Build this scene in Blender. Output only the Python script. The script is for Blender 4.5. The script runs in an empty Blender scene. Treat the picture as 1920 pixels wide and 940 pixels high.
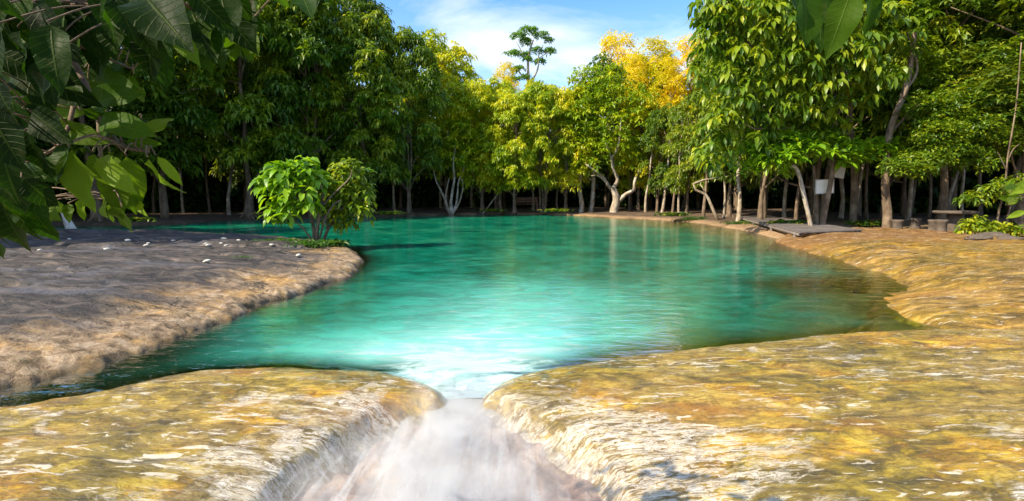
import bpy, math, random
import numpy as np
from mathutils import Vector
R_ = math.radians
scene = bpy.context.scene
col = scene.collection

# ------------------------------------------------------------------ camera
CH = 1.6; PITCH = math.atan((470-362)/960)
cam = bpy.data.cameras.new('camera'); cam.lens = 18; cam.sensor_width = 36
cam.clip_start = 0.05; cam.clip_end = 3000
camo = bpy.data.objects.new('camera', cam); col.objects.link(camo)
camo.location = (0, 0, CH); camo.rotation_euler = (math.pi/2-PITCH, 0, 0)
scene.camera = camo

# ------------------------------------------------------------------ sky + sun + exposure
SUN_EL, SUN_AZ = 42, 244          # azimuth the light comes FROM, degrees clockwise from +Y (camera looks along +Y)
w = bpy.data.worlds.new('World'); scene.world = w; w.use_nodes = True
nt = w.node_tree; N = nt.nodes; Lk = nt.links; N.clear()
def wn(t, **k):
    n = N.new(t)
    for a, b in k.items(): setattr(n, a, b)
    return n
sky = wn('ShaderNodeTexSky', sky_type='NISHITA', sun_disc=False, sun_elevation=R_(SUN_EL), sun_rotation=R_(SUN_AZ))
sky.altitude = 0; sky.air_density = 1.0; sky.dust_density = 0.6; sky.ozone_density = 2.0
tc = wn('ShaderNodeTexCoord'); mp = wn('ShaderNodeMapping'); mp.inputs['Scale'].default_value = (1.0, 1.5, 3.2)
mp.inputs['Rotation'].default_value = (0.0, R_(14), 0.0); mp.inputs['Location'].default_value = (0.35, 0.0, 0.2)
nz = wn('ShaderNodeTexNoise'); nz.inputs['Scale'].default_value = 2.1; nz.inputs['Detail'].default_value = 9; nz.inputs['Roughness'].default_value = .55; nz.inputs['Distortion'].default_value = .5
rp = wn('ShaderNodeValToRGB'); rp.color_ramp.elements[0].position = .47; rp.color_ramp.elements[1].position = .66
sx = wn('ShaderNodeSeparateXYZ')
low = wn('ShaderNodeMapRange'); low.inputs[1].default_value = .02; low.inputs[2].default_value = .38; low.inputs[3].default_value = .50; low.inputs[4].default_value = 0
mx = wn('ShaderNodeMath', operation='MAXIMUM'); mxc = wn('ShaderNodeMixRGB'); mxc.inputs[2].default_value = (5.2, 5.5, 6.0, 1)
hs = wn('ShaderNodeHueSaturation'); hs.inputs['Saturation'].default_value = 1.35; hs.inputs['Value'].default_value = 1.25
bg = wn('ShaderNodeBackground'); bg.inputs['Strength'].default_value = .118
out = wn('ShaderNodeOutputWorld')
Lk.new(tc.outputs['Generated'], mp.inputs[0]); Lk.new(mp.outputs[0], nz.inputs['Vector']); Lk.new(nz.outputs[0], rp.inputs[0])
Lk.new(tc.outputs['Generated'], sx.inputs[0]); Lk.new(sx.outputs[2], low.inputs[0])
Lk.new(rp.outputs[0], mx.inputs[0]); Lk.new(low.outputs[0], mx.inputs[1]); Lk.new(mx.outputs[0], mxc.inputs[0])
Lk.new(sky.outputs[0], hs.inputs['Color']); Lk.new(hs.outputs[0], mxc.inputs[1]); Lk.new(mxc.outputs[0], bg.inputs[0]); Lk.new(bg.outputs[0], out.inputs[0])
sl = bpy.data.lights.new('sun', 'SUN'); sl.energy = 4.8; sl.angle = R_(.5); sl.color = (1, .88, .64)
so = bpy.data.objects.new('sun', sl); col.objects.link(so)
sd = Vector((math.sin(R_(SUN_AZ))*math.cos(R_(SUN_EL)), math.cos(R_(SUN_AZ))*math.cos(R_(SUN_EL)), math.sin(R_(SUN_EL))))
so.rotation_euler = sd.to_track_quat('Z', 'Y').to_euler(); so.location = sd*60
vs = scene.view_settings; vs.view_transform = 'Standard'; vs.look = 'None'; vs.gamma = 1; vs.use_curve_mapping = False
vs.exposure = 0.98
cy = scene.cycles
cy.max_bounces = 7; cy.diffuse_bounces = 3; cy.glossy_bounces = 3; cy.transmission_bounces = 4; cy.transparent_max_bounces = 10
cy.sample_clamp_indirect = 4; cy.caustics_reflective = False; cy.caustics_refractive = False
cy.use_denoising = True; cy.volume_bounces = 4; cy.volume_step_rate = 1.0

# ------------------------------------------------------------------ helpers
cp, sp = math.cos(PITCH), math.sin(PITCH)
def ray(px, py):
    u = (px-960)/960; v = (470-py)/960
    return np.array([u, cp+v*sp, -sp+v*cp])
def at(px, py, z=0.0):
    d = ray(px, py); t = (z-CH)/d[2]; return np.array([d[0]*t, d[1]*t, z])
def atd(px, py, Y):
    d = ray(px, py); t = Y/d[1]; return np.array([d[0]*t, Y, CH+d[2]*t])

_rs = np.random.RandomState(7); _H = _rs.rand(512, 512)
def vnoise(x, y):
    xi = np.floor(x).astype(int); yi = np.floor(y).astype(int); fx = x-xi; fy = y-yi
    fx = fx*fx*(3-2*fx); fy = fy*fy*(3-2*fy)
    h = lambda a, b: _H[a % 512, b % 512]
    return (h(xi, yi)*(1-fx)+h(xi+1, yi)*fx)*(1-fy)+(h(xi, yi+1)*(1-fx)+h(xi+1, yi+1)*fx)*fy*1.0
def fbm(x, y, o=4, s=1.0, seed=0):
    r = 0; a = .5; f = s
    for i in range(o):
        r = r+a*(vnoise(x*f+seed*17.3+i*31.7, y*f+seed*9.1+i*11.3)*2-1); a *= .5; f *= 2.03
    return r
def sdist(P, x, y):
    """signed distance to polygon P (positive inside)"""
    P = np.asarray(P)[:, :2]; n = len(P); d2 = np.full(x.shape, 1e18); ins = np.zeros(x.shape, bool)
    for i in range(n):
        a = P[i]; b = P[(i+1) % n]; e = b-a; wx = x-a[0]; wy = y-a[1]
        t = np.clip((wx*e[0]+wy*e[1])/(e@e+1e-12), 0, 1)
        dx = wx-e[0]*t; dy = wy-e[1]*t; d2 = np.minimum(d2, dx*dx+dy*dy)
        c = ((a[1] > y) != (b[1] > y)); 
        with np.errstate(divide='ignore', invalid='ignore'):
            xx = a[0]+(y-a[1])*(e[0])/(e[1] if abs(e[1]) > 1e-12 else 1e-12)
        ins ^= c & (x < xx)
    d = np.sqrt(d2); return np.where(ins, d, -d)
def smooth_poly(P, it=2):
    P = [np.array(p[:2]) for p in P]
    for _ in range(it):
        Q = []
        for i in range(len(P)):
            a = P[i]; b = P[(i+1) % len(P)]; Q += [a*.75+b*.25, a*.25+b*.75]
        P = Q
    return np.array(P)
sst = lambda a, b, x: (lambda t: t*t*(3-2*t))(np.clip((x-a)/(b-a), 0, 1))

def tag(o, label=None, cat=None, group=None, kind=None):
    if label: o['label'] = label
    if cat: o['category'] = cat
    if group: o['group'] = group
    if kind: o['kind'] = kind
    return o
def link(name, me, mat=None, parent=None, loc=None):
    o = bpy.data.objects.new(name, me); col.objects.link(o)
    if mat and me is not None and not me.materials: me.materials.append(mat)
    if parent: o.parent = parent
    if loc is not None: o.location = loc
    return o
def empty(name, loc=(0, 0, 0), rz=0):
    o = bpy.data.objects.new(name, None); col.objects.link(o); o.location = loc; o.rotation_euler[2] = rz
    o.empty_display_size = .3; return o
def mesh_np(name, V, F, attrs={}, smooth=True):
    """F: list of arrays of faces (each n x k)"""
    me = bpy.data.meshes.new(name); V = np.asarray(V, np.float32)
    Fs = [np.asarray(f, np.int32) for f in F if len(f)]
    loops = np.concatenate([f.ravel() for f in Fs]); tot = np.concatenate([np.full(len(f), f.shape[1], np.int32) for f in Fs])
    st = np.concatenate([[0], np.cumsum(tot)[:-1]]).astype(np.int32)
    me.vertices.add(len(V)); me.vertices.foreach_set('co', V.ravel())
    me.loops.add(len(loops)); me.loops.foreach_set('vertex_index', loops)
    me.polygons.add(len(tot)); me.polygons.foreach_set('loop_start', st); me.polygons.foreach_set('loop_total', tot)
    me.polygons.foreach_set('use_smooth', np.full(len(tot), smooth))
    for k, a in attrs.items():
        a = np.asarray(a, np.float32)
        if a.ndim == 1:
            at_ = me.attributes.new(k, 'FLOAT', 'POINT'); at_.data.foreach_set('value', a)
        else:
            at_ = me.attributes.new(k, 'FLOAT_VECTOR', 'POINT'); at_.data.foreach_set('vector', a.ravel())
    me.update(); me.validate(); return me

class MB:
    """collects tubes, boxes etc."""
    def __init__(s): s.V = []; s.F4 = []; s.F3 = []; s.n = 0
    def add(s, V, F4=(), F3=()):
        V = np.asarray(V, float).reshape(-1, 3); s.V.append(V)
        if len(F4): s.F4.append(np.asarray(F4)+s.n)
        if len(F3): s.F3.append(np.asarray(F3)+s.n)
        s.n += len(V); return s
    def tube(s, pts, rad, k=8, rough=0.0, seed=0, sub=4):
        pts = np.asarray(pts, float); rad = np.asarray(rad, float)
        n = len(pts)
        if n > 2 and sub > 1:      # catmull-rom
            P = np.vstack([2*pts[0]-pts[1], pts, 2*pts[-1]-pts[-2]]); q = []; rr = []
            for i in range(n-1):
                for t in np.arange(sub)/sub:
                    p0, p1, p2, p3 = P[i:i+4]
                    q.append(.5*((2*p1)+(-p0+p2)*t+(2*p0-5*p1+4*p2-p3)*t*t+(-p0+3*p1-3*p2+p3)*t**3)); rr.append(rad[i]*(1-t)+rad[i+1]*t)
            q.append(pts[-1]); rr.append(rad[-1]); pts = np.array(q); rad = np.array(rr)
        n = len(pts); T = np.gradient(pts, axis=0); T /= np.linalg.norm(T, axis=1)[:, None]+1e-9
        up = np.array([1., 0, 0]) if abs(T[0][0]) < .8 else np.array([0, 1., 0])
        rs = np.random.RandomState(seed+3); V = []
        ph = rs.rand(3)*6
        for i in range(n):
            a = np.cross(T[i], up); a /= np.linalg.norm(a)+1e-9; b = np.cross(T[i], a); up = np.cross(a, T[i]) if False else up
            th = np.arange(k)/k*2*math.pi
            r = rad[i]*(1+rough*(.6*np.sin(th*3+ph[0]+i*.15)+.4*np.sin(th*5+ph[1]-i*.22)+.5*rs.randn(k)*.3))
            V.append(pts[i]+np.outer(np.cos(th)*r, a)+np.outer(np.sin(th)*r, b))
        V.append(pts[-1:]); V.append(pts[:1]); V = np.vstack(V); F4 = []; F3 = []
        for i in range(n-1):
            for j in range(k): F4.append((i*k+j, i*k+(j+1) % k, (i+1)*k+(j+1) % k, (i+1)*k+j))
        for j in range(k): F3.append(((n-1)*k+j, (n-1)*k+(j+1) % k, n*k)); F3.append(((j+1) % k, j, n*k+1))
        return s.add(V, F4, F3)
    def box(s, c, size, M=None, bev=.0):
        c = np.array(c, float); h = np.array(size)/2; b = min(bev, h.min()*.9)
        V = []; 
        # chamfered box: 24 verts
        if b <= 0:
            V = np.array([[x, y, z] for x in (-1, 1) for y in (-1, 1) for z in (-1, 1)])*h
            F = [(0, 1, 3, 2), (4, 6, 7, 5), (0, 4, 5, 1), (2, 3, 7, 6), (0, 2, 6, 4), (1, 5, 7, 3)]
            if M is not None: V = V@np.asarray(M).T
            return s.add(V+c, F)
        idx = {}; 
        for x in (-1, 1):
            for y in (-1, 1):
                for z in (-1, 1):
                    for a in range(3):
                        p = np.array([x, y, z])*(h-b); p[a] = (x, y, z)[a]*h[a]; idx[(x, y, z, a)] = len(V); V.append(p)
        F4 = []; F3 = []
        for a in range(3):
            o = [i for i in range(3) if i != a]
            for sg in (-1, 1):
                q = []
                for (u, v) in ((-1, -1), (1, -1), (1, 1), (-1, 1)):
                    k_ = [0, 0, 0]; k_[a] = sg; k_[o[0]] = u; k_[o[1]] = v; q.append(idx[(*k_, a)])
                F4.append(q)
        for a in range(3):
            o = [i for i in range(3) if i != a]
            for u in (-1, 1):
                for v in (-1, 1):
                    def K(e, f):
                        k_ = [0, 0, 0]; k_[a] = e; k_[o[0]] = u; k_[o[1]] = v; return idx[(*k_, f)]
                    F4.append((K(-1, o[0]), K(1, o[0]), K(1, o[1]), K(-1, o[1])))
        for x in (-1, 1):
            for y in (-1, 1):
                for z in (-1, 1): F3.append((idx[(x, y, z, 0)], idx[(x, y, z, 1)], idx[(x, y, z, 2)]))
        V = np.array(V)
        if M is not None: V = V@np.asarray(M).T
        return s.add(V+c, F4, F3)
    def mesh(s, name, smooth=True):
        F = []
        if s.F4: F.append(np.vstack(s.F4))
        if s.F3: F.append(np.vstack(s.F3))
        me = mesh_np(name, np.vstack(s.V), F, {}, smooth)
        import bmesh
        bm = bmesh.new(); bm.from_mesh(me); bmesh.ops.recalc_face_normals(bm, faces=bm.faces); bm.to_mesh(me); bm.free()
        return me

# ------------------------------------------------------------------ node helper for materials
class Mat:
    def __init__(s, name):
        s.m = bpy.data.materials.new(name); s.m.use_nodes = True; s.t = s.m.node_tree; s.t.nodes.clear()
        s.out = s.n('ShaderNodeOutputMaterial')
    def n(s, t, **k):
        x = s.t.nodes.new(t)
        for a, b in k.items(): setattr(x, a, b)
        return x
    def put(s, sock, v):
        if isinstance(v, bpy.types.NodeSocket): s.t.links.new(v, sock)
        elif isinstance(v, (tuple, list)) and sock.type == 'RGBA' and len(v) == 3: sock.default_value = (*v, 1)
        else: sock.default_value = v
    def pos(s, scale=(1, 1, 1), rot=(0, 0, 0), obj=True):
        c = s.n('ShaderNodeTexCoord'); m = s.n('ShaderNodeMapping'); s.t.links.new(c.outputs['Object'], m.inputs[0])
        m.inputs['Scale'].default_value = scale; m.inputs['Rotation'].default_value = rot; return m.outputs[0]
    def noise(s, vec, scale, detail=4, rough=.5, dist=0, color=False):
        x = s.n('ShaderNodeTexNoise'); s.put(x.inputs['Vector'], vec); x.inputs['Scale'].default_value = scale
        x.inputs['Detail'].default_value = detail; x.inputs['Roughness'].default_value = rough; x.inputs['Distortion'].default_value = dist
        return x.outputs[1 if color else 0]
    def voro(s, vec, scale, feature='F1', rand=1.0, out=0):
        x = s.n('ShaderNodeTexVoronoi', feature=feature); s.put(x.inputs['Vector'], vec); x.inputs['Scale'].default_value = scale
        x.inputs['Randomness'].default_value = rand; return x.outputs[out]
    def ramp(s, f, stops, interp='LINEAR'):
        x = s.n('ShaderNodeValToRGB'); s.put(x.inputs[0], f); e = x.color_ramp.elements; x.color_ramp.interpolation = interp
        while len(e) < len(stops): e.new(.5)
        for i, (p, c) in enumerate(stops):
            e[i].position = p; e[i].color = (*c, 1) if isinstance(c, (tuple, list)) else (c, c, c, 1)
        return x.outputs[0]
    def mr(s, f, a, b, c=0., d=1.):
        x = s.n('ShaderNodeMapRange'); s.put(x.inputs[0], f)
        for i, v in enumerate((a, b, c, d)): x.inputs[i+1].default_value = v
        return x.outputs[0]
    def mix(s, f, a, b, mode='MIX'):
        x = s.n('ShaderNodeMixRGB', blend_type=mode); s.put(x.inputs[0], f); s.put(x.inputs[1], a); s.put(x.inputs[2], b); return x.outputs[0]
    def math(s, op, a, b=None, clamp=False):
        x = s.n('ShaderNodeMath', operation=op); x.use_clamp = clamp; s.put(x.inputs[0], a)
        if b is not None: s.put(x.inputs[1], b)
        return x.outputs[0]
    def attr(s, name): return s.n('ShaderNodeAttribute', attribute_name=name).outputs['Fac']
    def vattr(s, name): return s.n('ShaderNodeAttribute', attribute_name=name).outputs['Vector']
    def bump(s, h, strength=.5, dist=.02, normal=None):
        x = s.n('ShaderNodeBump'); s.put(x.inputs['Height'], h); x.inputs['Strength'].default_value = strength; x.inputs['Distance'].default_value = dist
        if normal is not None: s.put(x.inputs['Normal'], normal)
        return x.outputs[0]
    def pr(s, color, rough=.8, normal=None, spec=.5, coat=0, coat_rough=.05, coat_n=None, **k):
        x = s.n('ShaderNodeBsdfPrincipled'); s.put(x.inputs['Base Color'], color); s.put(x.inputs['Roughness'], rough)
        s.put(x.inputs['Specular IOR Level'], spec)
        if normal is not None: s.put(x.inputs['Normal'], normal)
        s.put(x.inputs['Coat Weight'], coat); s.put(x.inputs['Coat Roughness'], coat_rough); x.inputs['Coat IOR'].default_value = k.get('ior', 1.33)
        if coat_n is not None: s.put(x.inputs['Coat Normal'], coat_n)
        return x.outputs[0]
    def mixs(s, f, a, b):
        x = s.n('ShaderNodeMixShader'); s.put(x.inputs[0], f); s.t.links.new(a, x.inputs[1]); s.t.links.new(b, x.inputs[2]); return x.outputs[0]
    def end(s, sh): s.t.links.new(sh, s.out.inputs[0]); return s.m

# ------------------------------------------------------------------ materials
def leaf_mat(name, stops, gloss=.4, trans=.4, hue=.12):
    m = Mat(name); t = m.attr('tint'); oi = m.n('ShaderNodeObjectInfo')
    f = m.math('ADD', t, m.mr(oi.outputs['Random'], 0, 1, -hue, hue), True)
    c = m.ramp(f, stops)
    p = m.pr(c, gloss, spec=.45)
    tr = m.n('ShaderNodeBsdfTranslucent'); m.put(tr.inputs[0], m.mix(1.0, c, (1.6, 1.5, .6), 'MULTIPLY'))
    return m.end(m.mixs(trans, p, tr.outputs[0]))
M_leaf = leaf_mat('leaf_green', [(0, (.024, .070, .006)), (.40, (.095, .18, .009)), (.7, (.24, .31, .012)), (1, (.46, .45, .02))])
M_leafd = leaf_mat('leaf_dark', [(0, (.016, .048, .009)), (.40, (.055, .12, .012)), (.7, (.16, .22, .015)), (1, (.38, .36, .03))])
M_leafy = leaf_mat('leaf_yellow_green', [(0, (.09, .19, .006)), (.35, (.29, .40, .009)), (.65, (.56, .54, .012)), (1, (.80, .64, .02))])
M_leafg = leaf_mat('leaf_sun_gold', [(0, (.30, .30, .010)), (.4, (.60, .54, .012)), (.8, (.85, .64, .02)), (1, (.88, .52, .05))])  # warm sunlight on the far crowns is painted into this leaf colour
M_leafb = leaf_mat('leaf_bright', [(0, (.07, .18, .008)), (.4, (.20, .38, .012)), (1, (.46, .58, .03))])
M_twigleaf = leaf_mat('leaf_tall_tree', [(0, (.06, .16, .03)), (1, (.22, .40, .05))])
M_grass = leaf_mat('fern_green', [(0, (.02, .07, .012)), (1, (.09, .20, .03))])

def bark(name, c0, c1, c2):
    m = Mat(name); p = m.pos((1, 1, .35)); n = m.noise(p, 9, 6, .65); n2 = m.noise(m.pos(), 2.2, 3)
    c = m.ramp(n, [(.3, c0), (.5, c1), (.72, c2)]); c = m.mix(m.mr(n2, .5, .68), c, c2)
    return m.end(m.pr(c, .85, m.bump(m.noise(p, 22, 6, .7), .6, .03)))
M_bark = bark('bark_brown', (.05, .032, .02), (.14, .095, .062), (.26, .19, .13))
M_barkp = bark('bark_pale', (.13, .09, .06), (.32, .25, .18), (.52, .46, .38))

def build_veined():
    m = Mat('leaf_large_veined'); uv = m.vattr('luv'); sx = m.n('ShaderNodeSeparateXYZ'); m.t.links.new(uv, sx.inputs[0])
    u, v = sx.outputs[0], sx.outputs[1]                  # u -1..1 across, v 0..1 along
    au = m.math('ABSOLUTE', u)
    ph = m.math('MULTIPLY', m.math('SUBTRACT', v, m.math('MULTIPLY', au, .16)), 62.)
    vein = m.mr(m.math('SINE', ph), .86, 1.0); mid = m.mr(au, .02, .07, 1, 0)
    vn = m.math('MAXIMUM', m.math('MULTIPLY', vein, .6), mid)
    t = m.attr('tint'); c = m.ramp(t, [(0, (.005, .015, .002)), (.25, (.015, .042, .004)), (.5, (.040, .085, .005)), (.8, (.085, .14, .008)), (1, (.17, .25, .02))])  # dark end paints in the shade over the hanging leaves
    sp_ = m.mr(m.noise(m.pos(), 26, 4, .6), .62, .72); c = m.mix(m.math('MULTIPLY', sp_, .12), c, (.16, .11, .04))
    c = m.mix(m.math('MULTIPLY', vn, .22), c, (.14, .20, .04))
    b = m.bump(m.math('SUBTRACT', m.noise(m.pos(), 60, 2), vn), .5, .004)
    p = m.pr(c, .5, b, .07); tr = m.n('ShaderNodeBsdfTranslucent'); m.put(tr.inputs[0], m.mix(1, c, (1.7, 1.9, .5), 'MULTIPLY'))
    return m.end(m.mixs(.42, p, tr.outputs[0]))
M_big = build_veined()

def build_soil():
    m = Mat('ground_soil'); p = m.pos(); d = m.attr('depth'); sh = m.attr('shade')  # shade attribute is the share of sand, the ground's own colour
    n = m.noise(p, 3.5, 8, .62); n2 = m.noise(p, .5, 4)
    soil = m.ramp(n, [(.3, (.045, .028, .018)), (.5, (.11, .068, .04)), (.7, (.23, .15, .085))])
    leafl = m.ramp(m.voro(p, 14), [(.0, (.28, .16, .07)), (.18, (.14, .075, .035)), (.35, (.05, .03, .018))])
    soil = m.mix(m.mr(n2, .40, .6, .1, .75), soil, leafl)
    sand = m.ramp(m.noise(p, 6, 7, .65), [(.3, (.30, .175, .085)), (.55, (.46, .29, .15)), (.75, (.58, .42, .25))])
    soil = m.mix(sh, soil, sand)
    bed = m.ramp(m.noise(p, 1.6, 7, .6), [(.3, (.10, .085, .03)), (.5, (.26, .20, .07)), (.7, (.42, .36, .16))])
    c = m.mix(m.mr(d, -.02, .06), soil, bed)
    return m.end(m.pr(c, .9, m.bump(m.noise(p, 12, 8, .7), .8, .05)))
M_soil = build_soil()

def build_slab():
    m = Mat('rock_slab_grey'); p = m.pos(); ps = m.pos((.45, 1.6, 1), (0, 0, R_(-14)))
    d = m.attr('rim')
    n1 = m.noise(ps, 1.1, 7, .62, .6); n2 = m.noise(p, 7, 9, .72, .4); n3 = m.noise(ps, 3.2, 8, .7, 1.0)
    grey = m.ramp(n3, [(.32, (.008, .007, .008)), (.45, (.030, .025, .026)), (.55, (.082, .066, .062)), (.65, (.19, .145, .12)), (.78, (.34, .27, .21))])
    blue = m.ramp(n2, [(.3, (.05, .055, .085)), (.7, (.24, .25, .32))])
    grey = m.mix(m.math('MULTIPLY', m.mr(m.noise(ps, .9, 5, .6), .54, .64), .4), grey, blue)
    tan = m.ramp(n2, [(.30, (.045, .03, .016)), (.42, (.17, .11, .06)), (.50, (.33, .225, .135)), (.60, (.46, .34, .23)), (.72, (.60, .49, .40))])
    org = m.ramp(n2, [(.3, (.22, .11, .03)), (.6, (.58, .34, .10)), (.8, (.70, .46, .2))])
    tan = m.mix(m.math('MULTIPLY', m.mr(m.noise(p, 1.7, 6, .65), .50, .62), .75), tan, org)
    moss = m.mr(m.noise(ps, 1.7, 8, .7, .8), .56, .66)
    tan = m.mix(m.math('MULTIPLY', moss, .75), tan, (.10, .085, .028))
    f = m.math('ADD', d, m.math('MULTIPLY', m.math('SUBTRACT', n1, .5), 4.0))
    c = m.mix(m.mr(f, .35, 1.5), tan, grey)
    # cracks
    vc = m.n('ShaderNodeTexVoronoi', feature='DISTANCE_TO_EDGE'); wv = m.mix(.35, ps, m.noise(p, 2.5, 5, .6, 0, True)); m.put(vc.inputs['Vector'], wv); vc.inputs['Scale'].default_value = 1.3
    cr = m.mr(vc.outputs[0], 0, .018, 1, 0); crm = m.math('MULTIPLY', cr, m.mr(m.noise(p, .8, 3), .50, .58))
    c = m.mix(m.math('MULTIPLY', crm, .8), c, (.03, .024, .012))
    pits = m.voro(m.mix(.15, p, m.noise(p, 9, 3, .5, 0, True)), 22); pit = m.mr(pits, .0, .22, 1, 0)
    pit = m.math('MULTIPLY', pit, m.mr(n1, .42, .6, 1, .1))
    c = m.mix(m.math('MULTIPLY', pit, .6), c, (.07, .045, .03))
    wet = m.mr(d, -.02, .10, 1, 0)
    c = m.mix(m.math('MULTIPLY', wet, .8), c, (.055, .040, .018))
    h = m.math('ADD', m.math('MULTIPLY', n2, 1.0), m.math('MULTIPLY', m.noise(p, 40, 6, .7), .45))
    h = m.math('SUBTRACT', h, m.math('ADD', m.math('MULTIPLY', crm, .8), m.math('MULTIPLY', pit, .5)))
    h = m.math('ADD', h, m.math('MULTIPLY', n3, 1.4))
    return m.end(m.pr(c, m.mr(n3, .35, .6, .45, .85), m.bump(h, .9, .055), .4))
M_slab = build_slab()

def build_ledge(name, ang, light=0., dry=0., st=(.58, 1.25, 1), gold_=1.0, tone=(.75, .76, .42), flk=1.0):
    """rock under a film of running water: coloured bed below, glossy rippled coat on top"""
    m = Mat(name); p = m.pos(); fl = m.pos(st, (0, 0, R_(ang)))
    e = m.attr('lip')                                     # 1 close to the cascade lip
    warp = m.mix(.45, fl, m.noise(p, 1.3, 4, .55, 0, True), 'ADD')
    n1 = m.noise(warp, 1.6, 6, .6, .7); n2 = m.noise(warp, 5, 9, .74, .8); n3 = m.noise(p, .75, 4, .5)
    olive = m.ramp(n2, [(.30, (.045, .028, .003)), (.42, (.15, .098, .008)), (.50, (.30, .205, .020)), (.58, (.48, .34, .048)), (.70, (.70, .55, .16))])
    gold = m.ramp(n2, [(.34, (.17, .065, .002)), (.46, (.46, .23, .006)), (.56, (.70, .43, .025)), (.68, (.82, .62, .12))])
    c = m.mix(m.math('MULTIPLY', m.mr(m.math('ADD', n1, m.math('MULTIPLY', n3, .5)), .74, .86), gold_), olive, gold)
    tan = m.ramp(n2, [(.34, (.13, .08, .03)), (.48, (.36, .24, .10)), (.66, (.60, .45, .25))])
    c = m.mix(m.math('MULTIPLY', m.mr(m.noise(warp, 1.1, 5), .48, .6), .65), c, tan)
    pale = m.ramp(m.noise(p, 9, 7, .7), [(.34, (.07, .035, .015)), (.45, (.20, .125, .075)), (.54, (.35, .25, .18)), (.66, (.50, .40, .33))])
    pm = m.mr(m.math('ADD', e, m.math('MULTIPLY', m.math('SUBTRACT', m.noise(warp, 2.6, 7, .62, .5), .5), 3.4)), .52-light, .85-light)  # pale crust that also stands in for sky glints on wet rock
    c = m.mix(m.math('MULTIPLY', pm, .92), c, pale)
    dk = m.mr(m.noise(warp, 3.1, 7, .7, 1.0), .60, .74); c = m.mix(m.math('MULTIPLY', dk, .7), c, (.09, .055, .012))
    ol = m.mr(m.noise(m.pos((.8, 1.3, 1)), .95, 6, .62, 1.0), .50, .60); c = m.mix(m.math('MULTIPLY', ol, .75), c, m.mix(m.mr(n2, .4, .6), (.06, .045, .003), (.28, .205, .018)))
    br = m.mr(m.noise(fl, .8, 5, .6, .5), .6, .7); c = m.mix(m.math('MULTIPLY', br, .75), c, (.36, .15, .008))
    sa = m.attr('sand'); c = m.mix(sa, c, m.ramp(m.noise(p, 5, 8, .68), [(.3, (.13, .07, .035)), (.5, (.27, .165, .09)), (.7, (.42, .29, .17))]))
    fr = m.pos((1.0, 3.4, 1), (0, 0, R_(ang)))
    wv = m.mix(.10, fr, m.noise(p, 2.2, 4, .6, 0, True), 'ADD')
    rip = m.math('ADD', m.noise(wv, 5.5, 5, .6, .9), m.math('MULTIPLY', m.noise(wv, 15, 4, .6, .7), .35))
    big = m.noise(warp, 2.2, 3, .5)
    hf = m.noise(m.pos((1, 1.9, 1), (0, 0, R_(ang))), 24, 6, .75, .6); c = m.mix(1.0, c, m.ramp(hf, [(.36, (.66, .58, .45)), (.48, (1.0, .95, .84)), (.60, (1.18, 1.14, 1.04))]), 'MULTIPLY')
    c = m.mix(1.0, c, tone, 'MULTIPLY')
    # foam plus painted sky glints and light lines, most of it near the lip
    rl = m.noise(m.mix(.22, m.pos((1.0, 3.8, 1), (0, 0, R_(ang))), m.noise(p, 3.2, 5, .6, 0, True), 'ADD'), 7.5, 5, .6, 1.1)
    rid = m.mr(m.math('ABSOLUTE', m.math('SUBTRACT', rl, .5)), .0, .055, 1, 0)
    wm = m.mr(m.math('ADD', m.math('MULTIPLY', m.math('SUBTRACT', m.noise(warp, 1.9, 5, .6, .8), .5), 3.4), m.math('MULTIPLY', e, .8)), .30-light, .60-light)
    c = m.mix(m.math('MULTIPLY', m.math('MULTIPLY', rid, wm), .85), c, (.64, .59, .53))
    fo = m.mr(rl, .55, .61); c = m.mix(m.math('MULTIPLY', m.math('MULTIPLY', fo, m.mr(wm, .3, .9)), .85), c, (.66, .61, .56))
    fk = m.noise(m.mix(.16, m.pos((1.0, 4.6, 1), (0, 0, R_(ang))), m.noise(p, 2.0, 4, .6, 0, True), 'ADD'), 4.6, 4, .6, .8)  # long white flecks, bright glints put into the rock colour
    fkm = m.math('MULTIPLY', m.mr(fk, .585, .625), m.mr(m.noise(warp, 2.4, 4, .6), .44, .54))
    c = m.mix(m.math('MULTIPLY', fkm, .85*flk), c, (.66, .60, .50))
    dk2 = m.mr(fk, .42, .35); c = m.mix(m.math('MULTIPLY', dk2, .6), c, (.07, .045, .006))
    dl = m.mr(rl, .43, .34); c = m.mix(m.math('MULTIPLY', dl, .45), c, m.mix(.5, (.06, .04, .008), (.14, .08, .01)))
    base_n = m.bump(m.math('ADD', n2, m.math('MULTIPLY', hf, .25)), .7, .035)
    rip = m.math('ADD', rip, rl)
    cn = m.bump(m.math('ADD', rip, m.math('MULTIPLY', big, 1.2)), 1.0, .075)
    return m.end(m.pr(c, .65, base_n, .3, coat=m.mr(sa, 0, .5, 1.0-dry, 0), coat_rough=.05, coat_n=cn, ior=1.6))
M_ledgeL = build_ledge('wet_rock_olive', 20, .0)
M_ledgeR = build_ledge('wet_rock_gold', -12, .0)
M_shelf = build_ledge('wet_rock_shelf', 12, -.3, .45, (.45, 1.3, 1), .45, (.74, .66, .50), .6)

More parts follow.
